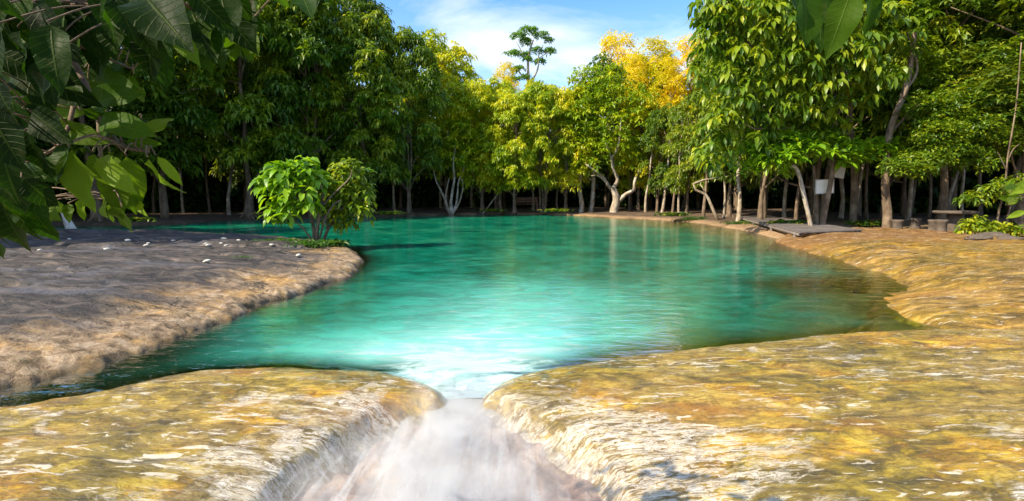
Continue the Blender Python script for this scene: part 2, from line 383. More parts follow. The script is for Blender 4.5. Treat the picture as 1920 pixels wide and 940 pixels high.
def build_water():
    m = Mat('pool_water'); p = m.pos(); d = m.attr('depth'); fo = m.attr('foam')
    st = m.pos((.55, 1.25, 1), (0, 0, R_(8)))
    sw = m.mix(.5, p, m.noise(p, .35, 3, .5, 0, True), 'ADD')
    n1 = m.noise(sw, .55, 5, .6, .8)
    deep = m.ramp(n1, [(.3, (.001, .20, .12)), (.5, (.003, .38, .225)), (.7, (.06, .56, .30))])
    mot = m.mr(m.noise(m.mix(.4, m.pos((.8, 1.3, 1)), m.noise(p, .8, 4, .6, 0, True), 'ADD'), 1.9, 6, .65, 1.0), .40, .60, .58, 1.18)
    near = m.ramp(n1, [(.3, (.005, .36, .25)), (.55, (.02, .53, .40)), (.75, (.12, .66, .54))])
    c = m.mix(m.attr('near'), deep, near)
    mc = m.n('ShaderNodeCombineXYZ'); [m.put(mc.inputs[i], mot) for i in range(3)]
    c = m.mix(1.0, c, mc.outputs[0], 'MULTIPLY')
    c = m.mix(m.attr('channel_reflection'), c, (.012, .060, .045))  # dark reflection in the left channel, painted into the water colour
    c = m.mix(m.mr(fo, .15, .9, 0, .75), c, (.26, .66, .62))
    fs = m.noise(m.mix(.35, m.pos((.5, 1.5, 1), (0, 0, R_(-10))), m.noise(p, .9, 4, .6, 0, True), 'ADD'), 2.6, 8, .68, 1.2)
    fm = m.mr(m.math('ADD', fs, m.math('MULTIPLY', fo, .30)), .72, .95)
    c = m.mix(m.math('MULTIPLY', fm, .85), c, (.52, .62, .62))
    dif = m.n('ShaderNodeBsdfDiffuse'); m.put(dif.inputs[0], c)
    tr = m.n('ShaderNodeBsdfTransparent'); tr.inputs[0].default_value = (.80, .93, .78, 1)
    al = m.mr(m.math('ADD', d, m.math('MULTIPLY', m.math('SUBTRACT', n1, .5), .6)), .22, 1.35); al = m.math('MAXIMUM', m.math('MULTIPLY', al, .94), fm)
    body = m.mixs(al, tr.outputs[0], dif.outputs[0])
    h = m.math('ADD', m.noise(m.pos((.8, 1.7, 1)), 3.2, 4, .55, .4), m.math('MULTIPLY', m.noise(m.pos((1, 1.8, 1)), 11, 3, .6), .22))
    bn = m.bump(h, .28, .05)
    gl = m.n('ShaderNodeBsdfGlossy'); gl.inputs['Roughness'].default_value = .035; m.put(gl.inputs['Normal'], bn)
    fr = m.n('ShaderNodeFresnel'); fr.inputs[0].default_value = 1.33; m.put(fr.inputs[1], bn)
    ff = m.math('MULTIPLY', fr.outputs[0], m.mr(fo, .2, .9, .78, .25))
    return m.end(m.mixs(ff, body, gl.outputs[0]))
M_water = build_water()

def build_cascade(k):
    m = Mat('white_water'); sx = m.vattr('flow')      # flow: across, along
    mp = m.n('ShaderNodeMapping'); m.t.links.new(sx, mp.inputs[0]); mp.inputs['Scale'].default_value = (5.0, .8, 1); mp.inputs['Location'].default_value = (k*3.1, k*1.7, 0)
    n = m.noise(mp.outputs[0], 1.5, 7, .55, .6); n2 = m.noise(m.pos(), 1.6+k*.4, 4, .5)
    a = m.attr('dens'); v = m.math('ADD', m.math('ADD', m.math('MULTIPLY', m.math('SUBTRACT', n, .5), 3.2), a), m.math('MULTIPLY', m.math('SUBTRACT', n2, .5), 1.9))
    al = m.math('MULTIPLY', m.mr(v, .32, .95), (.42, .22, .16)[k])
    dif = m.pr((.50, .52, .56), .5, spec=.3); tr = m.n('ShaderNodeBsdfTransparent')
    return m.end(m.mixs(al, tr.outputs[0], dif))

def build_basin():
    m = Mat('basin_rock'); p = m.pos(); n = m.noise(p, 5, 8, .68, .4); n2 = m.noise(p, 1.6, 4)
    c = m.ramp(n, [(.32, (.07, .035, .03)), (.44, (.21, .125, .10)), (.54, (.38, .26, .20)), (.68, (.55, .44, .38))])
    c = m.mix(m.mr(n2, .5, .65, 0, .7), c, m.ramp(n, [(.3, (.22, .11, .02)), (.7, (.66, .44, .14))]))
    return m.end(m.pr(c, .35, m.bump(m.noise(p, 14, 7, .7), .9, .04), .5))
M_basin = build_basin()

def plain(name, c0, c1, sc=6, rough=.8, stretch=(1, 1, 1), bump=.4):
    m = Mat(name); p = m.pos(stretch); n = m.noise(p, sc, 6, .6)
    return m.end(m.pr(m.ramp(n, [(.3, c0), (.7, c1)]), rough, m.bump(n, bump, .02)))
M_wood = plain('weathered_wood', (.07, .055, .05), (.24, .20, .18), 5, .8, (1, 6, 1))
M_woodr = plain('reddish_wood', (.10, .045, .03), (.25, .12, .08), 5, .7, (1, 6, 6))
M_sign = plain('sign_board_paint', (.76, .74, .66), (.88, .86, .80), 3, .5, bump=.1)
M_signg = plain('sign_board_grey', (.36, .35, .33), (.52, .50, .47), 3, .5, bump=.1)
M_ink = plain('sign_ink', (.20, .17, .14), (.26, .22, .18), 3, .6, bump=.1)
M_stone = plain('pale_stone', (.36, .33, .28), (.72, .69, .62), 9, .8)
M_stoned = plain('dark_stone', (.05, .038, .03), (.14, .105, .08), 5, .85)
M_dead = plain('fallen_leaf', (.18, .09, .03), (.42, .26, .09), 5, .7)

# ------------------------------------------------------------------ shorelines (world metres, from points on the water plane)
W = lambda *p: [at(x, y, 0.0)[:2] for x, y in p]
Wb = lambda *p: [at(x, y, -.12)[:2] for x, y in p]
SLAB = W((0, 735), (120, 702), (240, 668), (350, 627), (450, 587), (560, 550), (650, 521), (684, 492), (672, 474), (640, 462))+[at(560, 447, .1)[:2], at(440, 438, .1)[:2], at(320, 432, .15)[:2], np.array([-17, 19.5]), np.array([-40, 22]), np.array([-40, 2.5])]+[np.array([-6.2, 3.3])]
SLAB = smooth_poly(SLAB, 2)
NL = W((0, 766), (90, 750), (200, 733), (330, 703), (400, 695), (500, 689), (600, 691), (720, 698), (790, 715), (818, 738))+Wb((790, 762), (715, 785), (650, 812), (600, 840), (530, 880), (465, 945), (410, 1010))+[np.array([-1.45, 1.2]), np.array([-1.4, -.5]), np.array([-9, -.5]), np.array([-9, 3.4])]
NL = smooth_poly(NL, 2)
NR = W((914, 740), (935, 722), (980, 704), (1050, 689), (1200, 667), (1340, 650), (1500, 634), (1640, 621), (1800, 617), (2000, 616))+[np.array([22, 9.5]), np.array([22, -.5]), np.array([1.0, -.5]), np.array([.95, 1.2])]+Wb((1225, 1000), (1190, 935), (1150, 880), (1100, 842), (1035, 808), (965, 785), (925, 762))
NR = smooth_poly(NR, 2)
SHELF = W((1448, 452), (1500, 468), (1560, 484), (1640, 506), (1688, 525), (1692, 552), (1655, 572), (1660, 590), (1700, 606), (1760, 622), (1830, 632))+[np.array([24, 5.5]), np.array([40, 9]), np.array([40, 22]), np.array([15, 20])]+W((1600, 440), (1500, 440))
SHELF = smooth_poly(SHELF, 2)
# far bank of the pool (soil)
POOL = [np.array([-60, 3])]+[np.array([-9, 0]), np.array([-2, 0]), np.array([2, 0]), np.array([14, 4]), np.array([22, 9])]+W((1700, 520), (1600, 480), (1500, 458), (1450, 447), (1400, 434), (1340, 424), (1290, 416), (1225, 412), (1150, 409), (1100, 405), (1020, 403), (940, 402), (850, 403), (740, 406), (690, 408), (600, 410), (500, 410), (420, 414), (340, 420), (250, 424))+[np.array([-40, 23])]
POOL = smooth_poly(POOL, 1)
GAP_Y = at(865, 728, 0)[1]

def polar(r0, r1, a0, a1, dr, da, c=(0, -1.2)):
    rr = [r0]
    while rr[-1] < r1: rr.append(rr[-1]*(1+dr))
    rr = np.array(rr); aa = np.radians(np.arange(a0, a1+da*.5, da))
    Rg, Ag = np.meshgrid(rr, aa, indexing='ij')
    return c[0]+Rg*np.sin(Ag), c[1]+Rg*np.cos(Ag)
def grid_faces(n, m_, keep):
    i, j = np.meshgrid(np.arange(n-1), np.arange(m_-1), indexing='ij'); i = i.ravel(); j = j.ravel()
    q = np.stack([i*m_+j, i*m_+j+1, (i+1)*m_+j+1, (i+1)*m_+j], 1)      # ccw seen from above? fixed below
    k = keep.ravel()[q].any(1); return q[k][:, ::-1]
def sheet(name, X, Y, Z, keep, mat, attrs={}, kind='structure'):
    F = grid_faces(X.shape[0], X.shape[1], keep); used = np.unique(F); mp_ = -np.ones(X.size, int); mp_[used] = np.arange(len(used))
    V = np.stack([X.ravel(), Y.ravel(), Z.ravel()], 1)[used]
    me = mesh_np(name, V, [mp_[F]], {k: v.ravel()[used] for k, v in attrs.items()})
    o = link(name, me, mat); o['kind'] = kind; return o

def pool_depth(X, Y):
    d = sdist(POOL, X, Y)
    ds = -sdist(SLAB, X, Y); dn = np.minimum(-sdist(NL, X, Y), -sdist(NR, X, Y)); dh = -sdist(SHELF, X, Y)
    side = sst(3, 9, X)                                        # right side shelves gently
    dep = np.minimum(np.minimum(1.9*(1-np.exp(-np.maximum(d, 0)/(0.9+3.4*side))), 2.0*(1-np.exp(-np.maximum(ds, 0)/.7))),
                     np.minimum(1.9*(1-np.exp(-np.maximum(dn, 0)/(.45+.6*sst(0, 3, X)))), 1.7*(1-np.exp(-np.maximum(dh, 0)/1.6))))
    cx, cy_ = at(1590, 560, -.2)[:2]; g = np.exp(-(((X-cx)/1.8)**2+((Y-cy_)/1.1)**2)**2); dep = dep*(1-.97*g)+.12*g
    cx, cy_ = at(1130, 560, -.4)[:2]; g = np.exp(-(((X-cx)/2.4)**2+((Y-cy_)/.9)**2)); dep = dep*(1-.35*g)
    cx, cy_ = at(1330, 428, -.2)[:2]; g = np.exp(-(((X-cx)/4.5)**2+((Y-cy_)/2.5)**2)); dep = dep*(1-.8*g)
    return d, np.maximum(dep, 0)

# ground / pool bed
X, Y = polar(1.0, 900, -100, 100, .022, .7)
d, dep = pool_depth(X, Y)
land = np.maximum(-d, 0)
Zg = np.where(d > 0, -.05-dep, -.05+.16*(1-np.exp(-land/.25))+.25*(1-np.exp(-land/6)))+.05*fbm(X, Y, 4, .7)+.012*fbm(X, Y, 3, 4)*(land > 0)
inb = (Y < GAP_Y+.6) & (Y > -4); Zg = np.where(inb, np.minimum(Zg, -1.3), Zg)
right = sst(9, 13, X)*sst(3.5, 1.0, land-0*X)*0+sst(7, 11, X)*sst(26, 21, Y)*sst(12, 15, Y)
sandy = np.clip(right*(.55+.9*fbm(X, Y, 3, .35)), 0, 1)
bank = np.clip(1-land/.9, 0, 1)*(land > 0); sandy = np.clip(np.maximum(sandy, bank*.75*sst(-14, 0, X)), 0, 1)
for P in (SLAB, SHELF): Zg = np.where(sdist(P, X, Y) > .3, np.minimum(Zg, -.3), Zg)
sheet('ground', X, Y, Zg, np.ones_like(X, bool), M_soil, {'depth': np.where(d > 0, dep, -.1), 'shade': sandy})

# left slab
X, Y = polar(4.0, 34, -75, 0, .0065, .22)
sdS = sdist(SLAB, X, Y); 
nS = fbm(X, Y, 5, .45, 3)
dw = sdS+.30*fbm(X, Y, 4, 1.3, 5)+.12*fbm(X, Y, 3, 6, 6)
Zs = np.where(dw > 0, .09*(1-np.exp(-dw/.10))+.33*(1-np.exp(-dw/2.0)), 1.1*dw)+.07*nS*sst(0, 1, dw)
step = sst(-.05, .03, fbm(X*.5, Y*1.4, 4, .7, 11)-.08)*sst(.5, 1.5, dw); Zs += .085*step-.05*sst(.3, 1.2, dw)
rid = 1-np.abs(fbm(X*.45+.2*fbm(X, Y, 2, 1.3, 8), Y*1.3, 4, .9, 9))*4; Zs -= .035*np.clip(rid, 0, 1)**4*sst(.2, .6, dw)
Zs += (.035*fbm(X, Y, 5, 3.2, 4)+.022*fbm(X, Y, 4, 11, 2))*sst(-.1, .2, dw)
sheet('rock_slab', X, Y, Zs, sdS > -.55, M_slab, {'rim': dw})

# right shelf
X, Y = polar(6.0, 48, 20, 85, .007, .2)
sdH = sdist(SHELF, X, Y); dw = sdH+.38*fbm(X, Y, 5, 1.1, 15)+.09*np.abs(fbm(X, Y, 3, 3.5, 16))
Zh = np.where(dw > 0, .20*(1-np.exp(-(dw/.42)**1.3))+.10*(1-np.exp(-dw/3)), .9*dw)
terr = fbm(X*.6, Y*1.2, 4, .8, 21); Zh += .13*(np.floor(terr*9)/9*.75+terr*.25)*sst(.1, .8, dw)
Zh += (.016*fbm(X*.5, Y, 5, 4, 22)+.06*fbm(X, Y, 3, .4, 23))*sst(0, .5, dw)
rsx = np.arctan2(X, Y); Zh += .006*np.sin(sdH*0+55*rsx+3*fbm(X, Y, 3, 1, 24))*sst(.9, .1, dw)*(dw > -.2)
Zh += .10*sst(15, 19, Y)
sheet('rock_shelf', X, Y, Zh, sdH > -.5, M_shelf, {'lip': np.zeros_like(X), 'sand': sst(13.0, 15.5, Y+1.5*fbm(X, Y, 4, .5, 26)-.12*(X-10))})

# near ledges either side of the cascade
def ledge(name, P, mat, a0, a1, seed, tilt):
    X, Y = polar(1.0, 20, a0, a1, .0055, .22)
    s = sdist(P, X, Y); dw = s+.05*fbm(X, Y, 4, 1.8, seed)+.02*fbm(X, Y, 3, 8, seed+1)
    gapd = np.hypot(X-at(865, 735)[0], Y-GAP_Y)
    rnd = .22+.10*fbm(X, Y, 2, .8, seed+2)
    Z = np.where(dw > 0, .045*(1-np.exp(-(dw/.12)))+.04*(1-np.exp(-dw/.9)), (.62+.9*sst(GAP_Y+.15, GAP_Y-.25, Y)*sst(3.5, 2.5, np.abs(X)))*dw)
    near = sst(GAP_Y+.1, 1.3, Y); edge = sst(1.5, .0, dw)
    Z -= near*(.10+.16*edge)*tilt*sst(5.5, 1.5, np.abs(X))
    Z += .05*fbm(X*.7, Y*1.3, 3, .9, seed+3)*sst(.1, .9, dw)
    Z += (.024*fbm(X*.55, Y*1.5, 4, 2.6, seed+4)+.012*fbm(X*.6, Y*1.4, 4, 8, seed+5)+.004*fbm(X*.7, Y*1.3, 3, 22, seed+6))*sst(-.2, .25, dw)
    tr = fbm(X*.5, Y, 4, 1.1, seed+7); Z += .025*(np.floor(tr*8)/8)*sst(.3, 1, dw)
    lipx = sst(2.0, .15, np.maximum(dw, 0))*sst(GAP_Y+.3, GAP_Y-.6, Y)*sst(3.0, .8, np.abs(X+.1)-.0)
    return sheet(name, X, Y, Z, s > -.6, mat, {'lip': lipx, 'sand': 0*X})
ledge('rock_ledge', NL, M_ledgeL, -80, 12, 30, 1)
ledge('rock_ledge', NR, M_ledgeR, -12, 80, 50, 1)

# basin below the cascade
cx0 = at(868, 735)[0]
X, Y = polar(1.0, 6.2, -40, 40, .006, .3)
Zb = -.16-.12*sst(GAP_Y+.1, GAP_Y-.8, Y)-.06*sst(3.2, 1.8, Y)+.10*fbm(X, Y, 4, 1.6, 60)+.05*fbm(X, Y, 4, 5, 61)+.02*fbm(X, Y, 3, 16, 62)+.06*sst(.2, 1.2, np.abs(X-cx0))
sheet('stream_bed', X, Y, Zb, (Y < GAP_Y+.35) & (np.abs(X-cx0) < 1.9) & (Y > .2), M_basin)

# water surface
X, Y = polar(3.2, 60, -84, 84, .011, .35)
d, dep = pool_depth(X, Y)
gd = np.hypot((X-cx0), (Y-GAP_Y)); 
jx, jy = at(960, 600)[:2]
foam = np.exp(-(gd/1.3)**2)*1.0+.7*np.exp(-(gd/.75)**2)+.50*np.exp(-(((X-jx*.4)/1.9)**2+((Y-6.2)/1.7)**2))+.40*np.exp(-(((X-.4)/3.0)**2+((Y-8.5)/2.3)**2))
qx, qy = at(1690, 604)[:2]; foam += .4*np.exp(-((X-qx)/.8)**2-((Y-qy)/.16)**2)+.35*np.exp(-((X+1.6)/2.0)**2-((Y-5.2)/.9)**2)
foam *= sst(-.1, .25, -np.maximum(sdist(NL, X, Y), sdist(NR, X, Y)))*.25+.75
nz_ = 1.6*fbm(X*.6, Y, 4, .35, 90)
nearw = sst(20, 6, Y+2*nz_)*sst(-7.5, -2.0, X+.12*Y+nz_)*sst(8.5, 2.5, X+nz_)
Zw = -.10*sst(GAP_Y+.35, GAP_Y-.05, Y)*sst(1.0, .6, np.abs(X-cx0))+.008*fbm(X, Y, 3, 2.0, 70)*foam
keep = (Y > GAP_Y+.02) | (X < -3.2)
keep &= (d > -1.5) & ~((sdist(NL, X, Y) > .3) | (sdist(NR, X, Y) > .3))
sheet('water', X, Y, Zw, keep, M_water, {'depth': dep, 'foam': np.clip(foam, 0, 1.5), 'near': nearw, 'channel_reflection': .95*sst(-2.0, -3.6, X)*sst(6.8, 4.8, Y+.25*(X+4))})

# cascade: three veils of silky white water running from the notch down into the basin
def veil(k):
    nu, nv = 70, 110; u = np.linspace(-1, 1, nu); v = np.linspace(0, 1, nv); U, Vv = np.meshgrid(u, v, indexing='ij')
    Yc = GAP_Y+.3-Vv*(GAP_Y+.3-1.1)
    half = .25+1.15*sst(.08, .5, Vv)+.3*Vv
    half = np.where(Yc > GAP_Y, .24+.35*sst(GAP_Y, GAP_Y+.5, Yc), half)
    Xc = cx0+U*half-.10*Vv
    prof = .006-.10*sst(GAP_Y+.35, GAP_Y-.05, Yc)-.09*sst(GAP_Y+.05, GAP_Y-.8, Yc)-.06*sst(3.0, 1.6, Yc)
    Z = prof+.05*k*sst(.1, .5, Vv)+(.05+.02*k)*fbm(Xc, Yc, 4, 2.0, 80+k)*sst(.15, .5, Vv)+.06*np.exp(-(U/.3)**2)*sst(.1, .4, Vv)
    Z -= .06*np.abs(U)**3*sst(.2, .5, Vv)
    core = np.exp(-(U/(.45-.12*Vv))**2); dens = .04+1.0*core*(1-.5*sst(.6, 1, Vv))+.55*sst(.45, .1, Vv)-.15*sst(.5, .9, Vv)
    dens -= .9*sst(.72, 1.0, np.abs(U)); dens -= .9*sst(.07, .0, Vv)
    F = grid_faces(nu, nv, np.ones((nu, nv), bool))[:, ::-1]
    me = mesh_np('veil', np.stack([Xc.ravel(), Yc.ravel(), Z.ravel()], 1), [F], {'dens': dens.ravel(), 'flow': np.stack([Xc.ravel()*1.4, Yc.ravel(), 0*Xc.ravel()], 1)})
    me.materials.append(build_cascade(k)); return me
casc = empty('waterfall', (0, 0, 0)); tag(casc, 'small white waterfall spilling through the notch between the two foreground ledges', 'waterfall')
for k in range(3): link('water_veil', veil(k), parent=casc)

# spray hanging over the fall: a real volume of fine droplets
def mist():
    nx, ny, nz_ = 2, 2, 2
    o = link('mist', lathe_([(.02, -.55), (1.5, -.55), (1.5, .22), (.02, .22)]), None, loc=(cx0-.05, GAP_Y-1.15, 0)); o['kind'] = 'stuff'
    m = Mat('spray'); co = m.n('ShaderNodeTexCoord'); sx = m.n('ShaderNodeSeparateXYZ'); m.t.links.new(co.outputs['Object'], sx.inputs[0])
    x, y, z = sx.outputs
    # y measured from the fall: dense core down the middle, thin wings
    ax = m.math('DIVIDE', m.math('ABSOLUTE', x), m.mr(y, 1.3, .1, .24, 1.25)); fall = m.mr(ax, .25, 1.0, 1, 0)
    gx = m.math('MULTIPLY', m.mr(y, 1.35, 1.0, 0, 1), m.mr(y, -1.5, -.9, 0, 1))
    hz = m.mr(z, m_(-.02), m_(.10), 1, 0) if False else m.mr(m.math('SUBTRACT', z, m.mr(y, 1.3, .2, -.08, -.19)), .05, .26, 1, 0)
    nn = m.mr(m.noise(co.outputs['Object'], 3.4, 4, .6, .6), .42, .68, .12, 1)
    d = m.math('MULTIPLY', m.math('MULTIPLY', m.math('MULTIPLY', fall, gx), hz), nn)
    v = m.n('ShaderNodeVolumePrincipled'); v.inputs['Color'].default_value = (.98, .985, 1, 1); v.inputs['Anisotropy'].default_value = .2
    m.put(v.inputs['Density'], m.math('MULTIPLY', d, 4.2)); m.t.links.new(v.outputs[0], m.out.inputs['Volume'])
    o.data.materials.clear(); o.data.materials.append(m.m); tag(o, 'pale spray hanging over the small waterfall'); return o
def lathe_(prof, k=28):
    V = [(r*math.cos(j/k*6.28318), r*math.sin(j/k*6.28318), z) for r, z in prof for j in range(k)]; n = len(prof)
    F = [(i*k+j, i*k+(j+1) % k, (i+1)*k+(j+1) % k, (i+1)*k+j) for i in range(n-1) for j in range(k)]
    V += [(0, 0, prof[0][1]), (0, 0, prof[-1][1])]; F3 = [(j, n*k, (j+1) % k) for j in range(k)]+[((n-1)*k+j, (n-1)*k+(j+1) % k, n*k+1) for j in range(k)]
    return MB().add(V, F, F3).mesh('mist', False)
mist()

# ------------------------------------------------------------------ foliage generators
def leaves_mesh(name, P, D, Ln, Wd, droop, tint, seed=0, fold=.12, detail=False):
    """P base points, D unit directions, Ln lengths; one simple folded drooping leaf per row"""
    rs = np.random.RandomState(seed); n = len(P); z = np.array([0, 0, 1.])
    S = np.cross(D, z); S /= np.linalg.norm(S, axis=1)[:, None]+1e-6; S += rs.randn(n, 3)*.35; S /= np.linalg.norm(S, axis=1)[:, None]
    Up = np.cross(S, D); L = Ln[:, None]; W_ = (Wd*Ln)[:, None]/2; dr = np.asarray(droop).reshape(-1, 1)*np.ones((n, 1))
    D2 = D-z*dr; D2 /= np.linalg.norm(D2, axis=1)[:, None]; D3 = D2-z*dr*.8; D3 /= np.linalg.norm(D3, axis=1)[:, None]
    c1 = P+D*L*.30; c2 = c1+D2*L*.38; tip = c2+D3*L*.34; u = Up*W_*fold*4
    if detail:
        V = np.stack([P, c1-S*W_*.85+u, c1, c1+S*W_*.85+u, c2-S*W_+u, c2, c2+S*W_+u, tip], 1).reshape(-1, 3); b = (np.arange(n)*8)[:, None]
        F3 = np.vstack([b+[0, 2, 1], b+[0, 3, 2], b+[4, 5, 7], b+[5, 6, 7]]); F4 = np.vstack([b+[1, 2, 5, 4], b+[2, 3, 6, 5]])
        t = np.repeat(tint, 8); return mesh_np(name, V, [F4, F3], {'tint': t})
    c = c1+D2*L*.12
    V = np.stack([P, c-S*W_+u, c, c+S*W_+u, tip], 1).reshape(-1, 3); b = (np.arange(n)*5)[:, None]
    F3 = np.vstack([b+[0, 2, 1], b+[0, 3, 2], b+[1, 2, 4], b+[2, 3, 4]])
    return mesh_np(name, V, [F3], {'tint': np.repeat(tint, 5)}, False)

def clusters_to_leaves(C, Nn, k, L, rs, spread=.9, updir=.25):
    """C cluster centres, Nn outward normals, k leaves each: rosettes"""
    n = len(C); a = (np.arange(k)/k*2*math.pi)[None, :]+rs.rand(n, 1)*6.28+rs.randn(n, k)*.3
    up = Nn*.6+np.array([0, 0, .8]); up /= np.linalg.norm(up, axis=1)[:, None]
    t1 = np.cross(up, rs.randn(n, 3)); t1 /= np.linalg.norm(t1, axis=1)[:, None]; t2 = np.cross(up, t1)
    D = t1[:, None]*np.cos(a)[..., None]*spread+t2[:, None]*np.sin(a)[..., None]*spread+up[:, None]*(updir+rs.randn(n, k, 1)*.3)
    D /= np.linalg.norm(D, axis=2)[..., None]
    P = C[:, None]+D*.04+rs.randn(n, k, 3)*.03; Ln = L*(.7+.5*rs.rand(n, k))
    return P.reshape(-1, 3), D.reshape(-1, 3), Ln.ravel()

def crown(name, seed, z0, z1, Rr, ncl, L=.42, k=8, nb=34, droop=.75, Wd=.34, prof='round', blobr=(.22, .36), mat=None, detail=False, tb=0., flat=1.0, under=.25):
    rs = np.random.RandomState(seed); H = z1-z0
    t = (np.arange(nb)+rs.rand(nb))/nb; rs.shuffle(t)
    if prof == 'round': pr = np.sqrt(np.clip(1-((t-.42)/.62)**2, .05, 1))
    elif prof == 'cone': pr = (1-t*.75)*(.55+.45*np.minimum(t*5, 1))
    elif prof == 'column': pr = np.clip(1-.55*np.clip((t-.55)/.45, 0, 1)**1.5, .2, 1)*(.8+.2*np.minimum(t*4, 1))
    a = np.arange(nb)*2.39996+rs.rand(nb)*.9; rad = Rr*pr*(.35+.5*np.sqrt(rs.rand(nb)))
    B = np.stack([np.cos(a)*rad, np.sin(a)*rad, z0+t*H], 1); br = Rr*(blobr[0]+(blobr[1]-blobr[0])*rs.rand(nb))
    w_ = br**2; bi = rs.choice(nb, ncl, p=w_/w_.sum())
    d = rs.randn(ncl, 3); d[:, 2] += .35; d /= np.linalg.norm(d, axis=1)[:, None]
    d[:, 2] = np.where(d[:, 2] < -under, -d[:, 2], d[:, 2])
    C = B[bi]+d*(br[bi]*(.55+.5*rs.rand(ncl)))[:, None]*np.array([1, 1, flat])
    P, D, Ln = clusters_to_leaves(C, d, k, L, rs)
    bt = rs.rand(nb)*.3; tint = np.clip(np.repeat(bt[bi]+rs.rand(ncl)*.35, k)+rs.rand(len(P))*.3+tb, 0, 1)
    me = leaves_mesh(name, P, D, Ln, np.full(len(P), Wd), droop*(.6+.8*rs.rand(len(P))), tint, seed, detail=detail)
    if mat: me.materials.append(mat)
    return me, B

def trunk(name, seed, H, B, r0=.16, stems=1, mat=None, lean=.25, nl=12):
    rs = np.random.RandomState(seed+100); m = MB(); tops = []
    for s in range(stems):
        a = rs.rand()*6.28; sp_ = .12*(stems > 1); n = 7; pts = []; dx = np.array([math.cos(a), math.sin(a), 0])*(lean*(1 if stems == 1 else 1.8))
        for i in range(n):
            t = i/(n-1); pts.append(np.array([math.cos(a)*sp_, math.sin(a)*sp_, -.15])+np.array([0, 0, (H+.15)*t])+dx*t*H*.18*(1 if stems > 1 else 1)+np.append(rs.randn(2)*.06*(i > 0), 0))
        r = r0*(1 if stems == 1 else .62); rad = [r*(1.75 if i == 0 else 1-.75*i/(n-1)) for i in range(n)]; m.tube(pts, rad, 9, .12, seed+s)
        tops.append(np.array(pts))
        if s == 0:
            for q in range(5):     # root flare
                aa = rs.rand()*6.28; v = np.array([math.cos(aa), math.sin(aa), 0]); m.tube([pts[0]+v*r*.6+[0, 0, .38], pts[0]+v*r*1.9+[0, 0, .16], pts[0]+v*r*3.6+[0, 0, .0]], [r*.5, r*.42, r*.16], 6, .1, q)
    idx = rs.permutation(len(B))[:nl]
    for i in idx:
        T = tops[rs.randint(len(tops))]; b = B[i]; z = max(.9, b[2]-1.2-.5*np.hypot(b[0], b[1])*rs.rand()); j = int(np.clip(np.searchsorted(T[:, 2], z), 1, len(T)-2)); s0 = T[j]
        mid = s0*.5+b*.5+rs.randn(3)*.18+[0, 0, .15]; m.tube([s0, mid, b], [r0*.34, r0*.22, r0*.08], 5, .1, i)
    me = m.mesh(name); me.materials.append(mat or M_bark); return me

def make_tree(name, cm, tm, loc, rz=0, s=(1, 1, 1), label=None, group=None, cat='tree'):
    o = empty(name, loc, rz); o.scale = s; tag(o, label, cat, group)
    if tm: link('trunk', tm, None, o)
    if cm: link('crown', cm, None, o)
    return o
VAR = {}
def variant(key, fn):
    if key not in VAR: VAR[key] = fn()
    return VAR[key]
def mk(seed, kind, mat, stems=1, bk=None):
    H = 10.
    if kind == 'broad': cm, B = crown('crown', seed, 1.9, 9.6, 2.9, 1800, L=.40, nb=52, prof='column', mat=mat)
    if kind == 'dense': cm, B = crown('crown', seed, 1.2, 9.8, 3.0, 2600, L=.31, nb=60, prof='column', mat=mat)
    if kind == 'fine': cm, B = crown('crown', seed, 2.6, 9.8, 3.0, 2600, L=.22, nb=60, prof='column', mat=mat, droop=.35, Wd=.45)
    if kind == 'wispy': cm, B = crown('crown', seed, 2.6, 10.2, 2.4, 2000, L=.27, k=6, nb=60, prof='column', mat=mat, droop=.3, Wd=.3, blobr=(.22, .42))
    tm = trunk('trunk', seed, H*.82, B, .15, stems, bk)
    return cm, tm
VK = {}
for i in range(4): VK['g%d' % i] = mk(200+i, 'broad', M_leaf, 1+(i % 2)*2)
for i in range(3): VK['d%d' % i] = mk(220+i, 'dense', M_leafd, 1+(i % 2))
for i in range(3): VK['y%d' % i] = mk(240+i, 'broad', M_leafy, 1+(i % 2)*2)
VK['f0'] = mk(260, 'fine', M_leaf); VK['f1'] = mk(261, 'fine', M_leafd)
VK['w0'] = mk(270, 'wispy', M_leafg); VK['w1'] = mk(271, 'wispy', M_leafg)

rs = np.random.RandomState(11)
def plant(px, Yd, H, kw, key, label, group='trees standing round the pool', name='broadleaf_tree', z=.18):
    x = (px-960)/960*Yd*1.0/ (1/1.0)*(1/cp)*1.0; cm, tm = VK[key]; s = H/10
    return make_tree(name, cm, tm, (x, Yd, z), rs.rand()*6.28, (s*kw, s*kw, s), label, group)

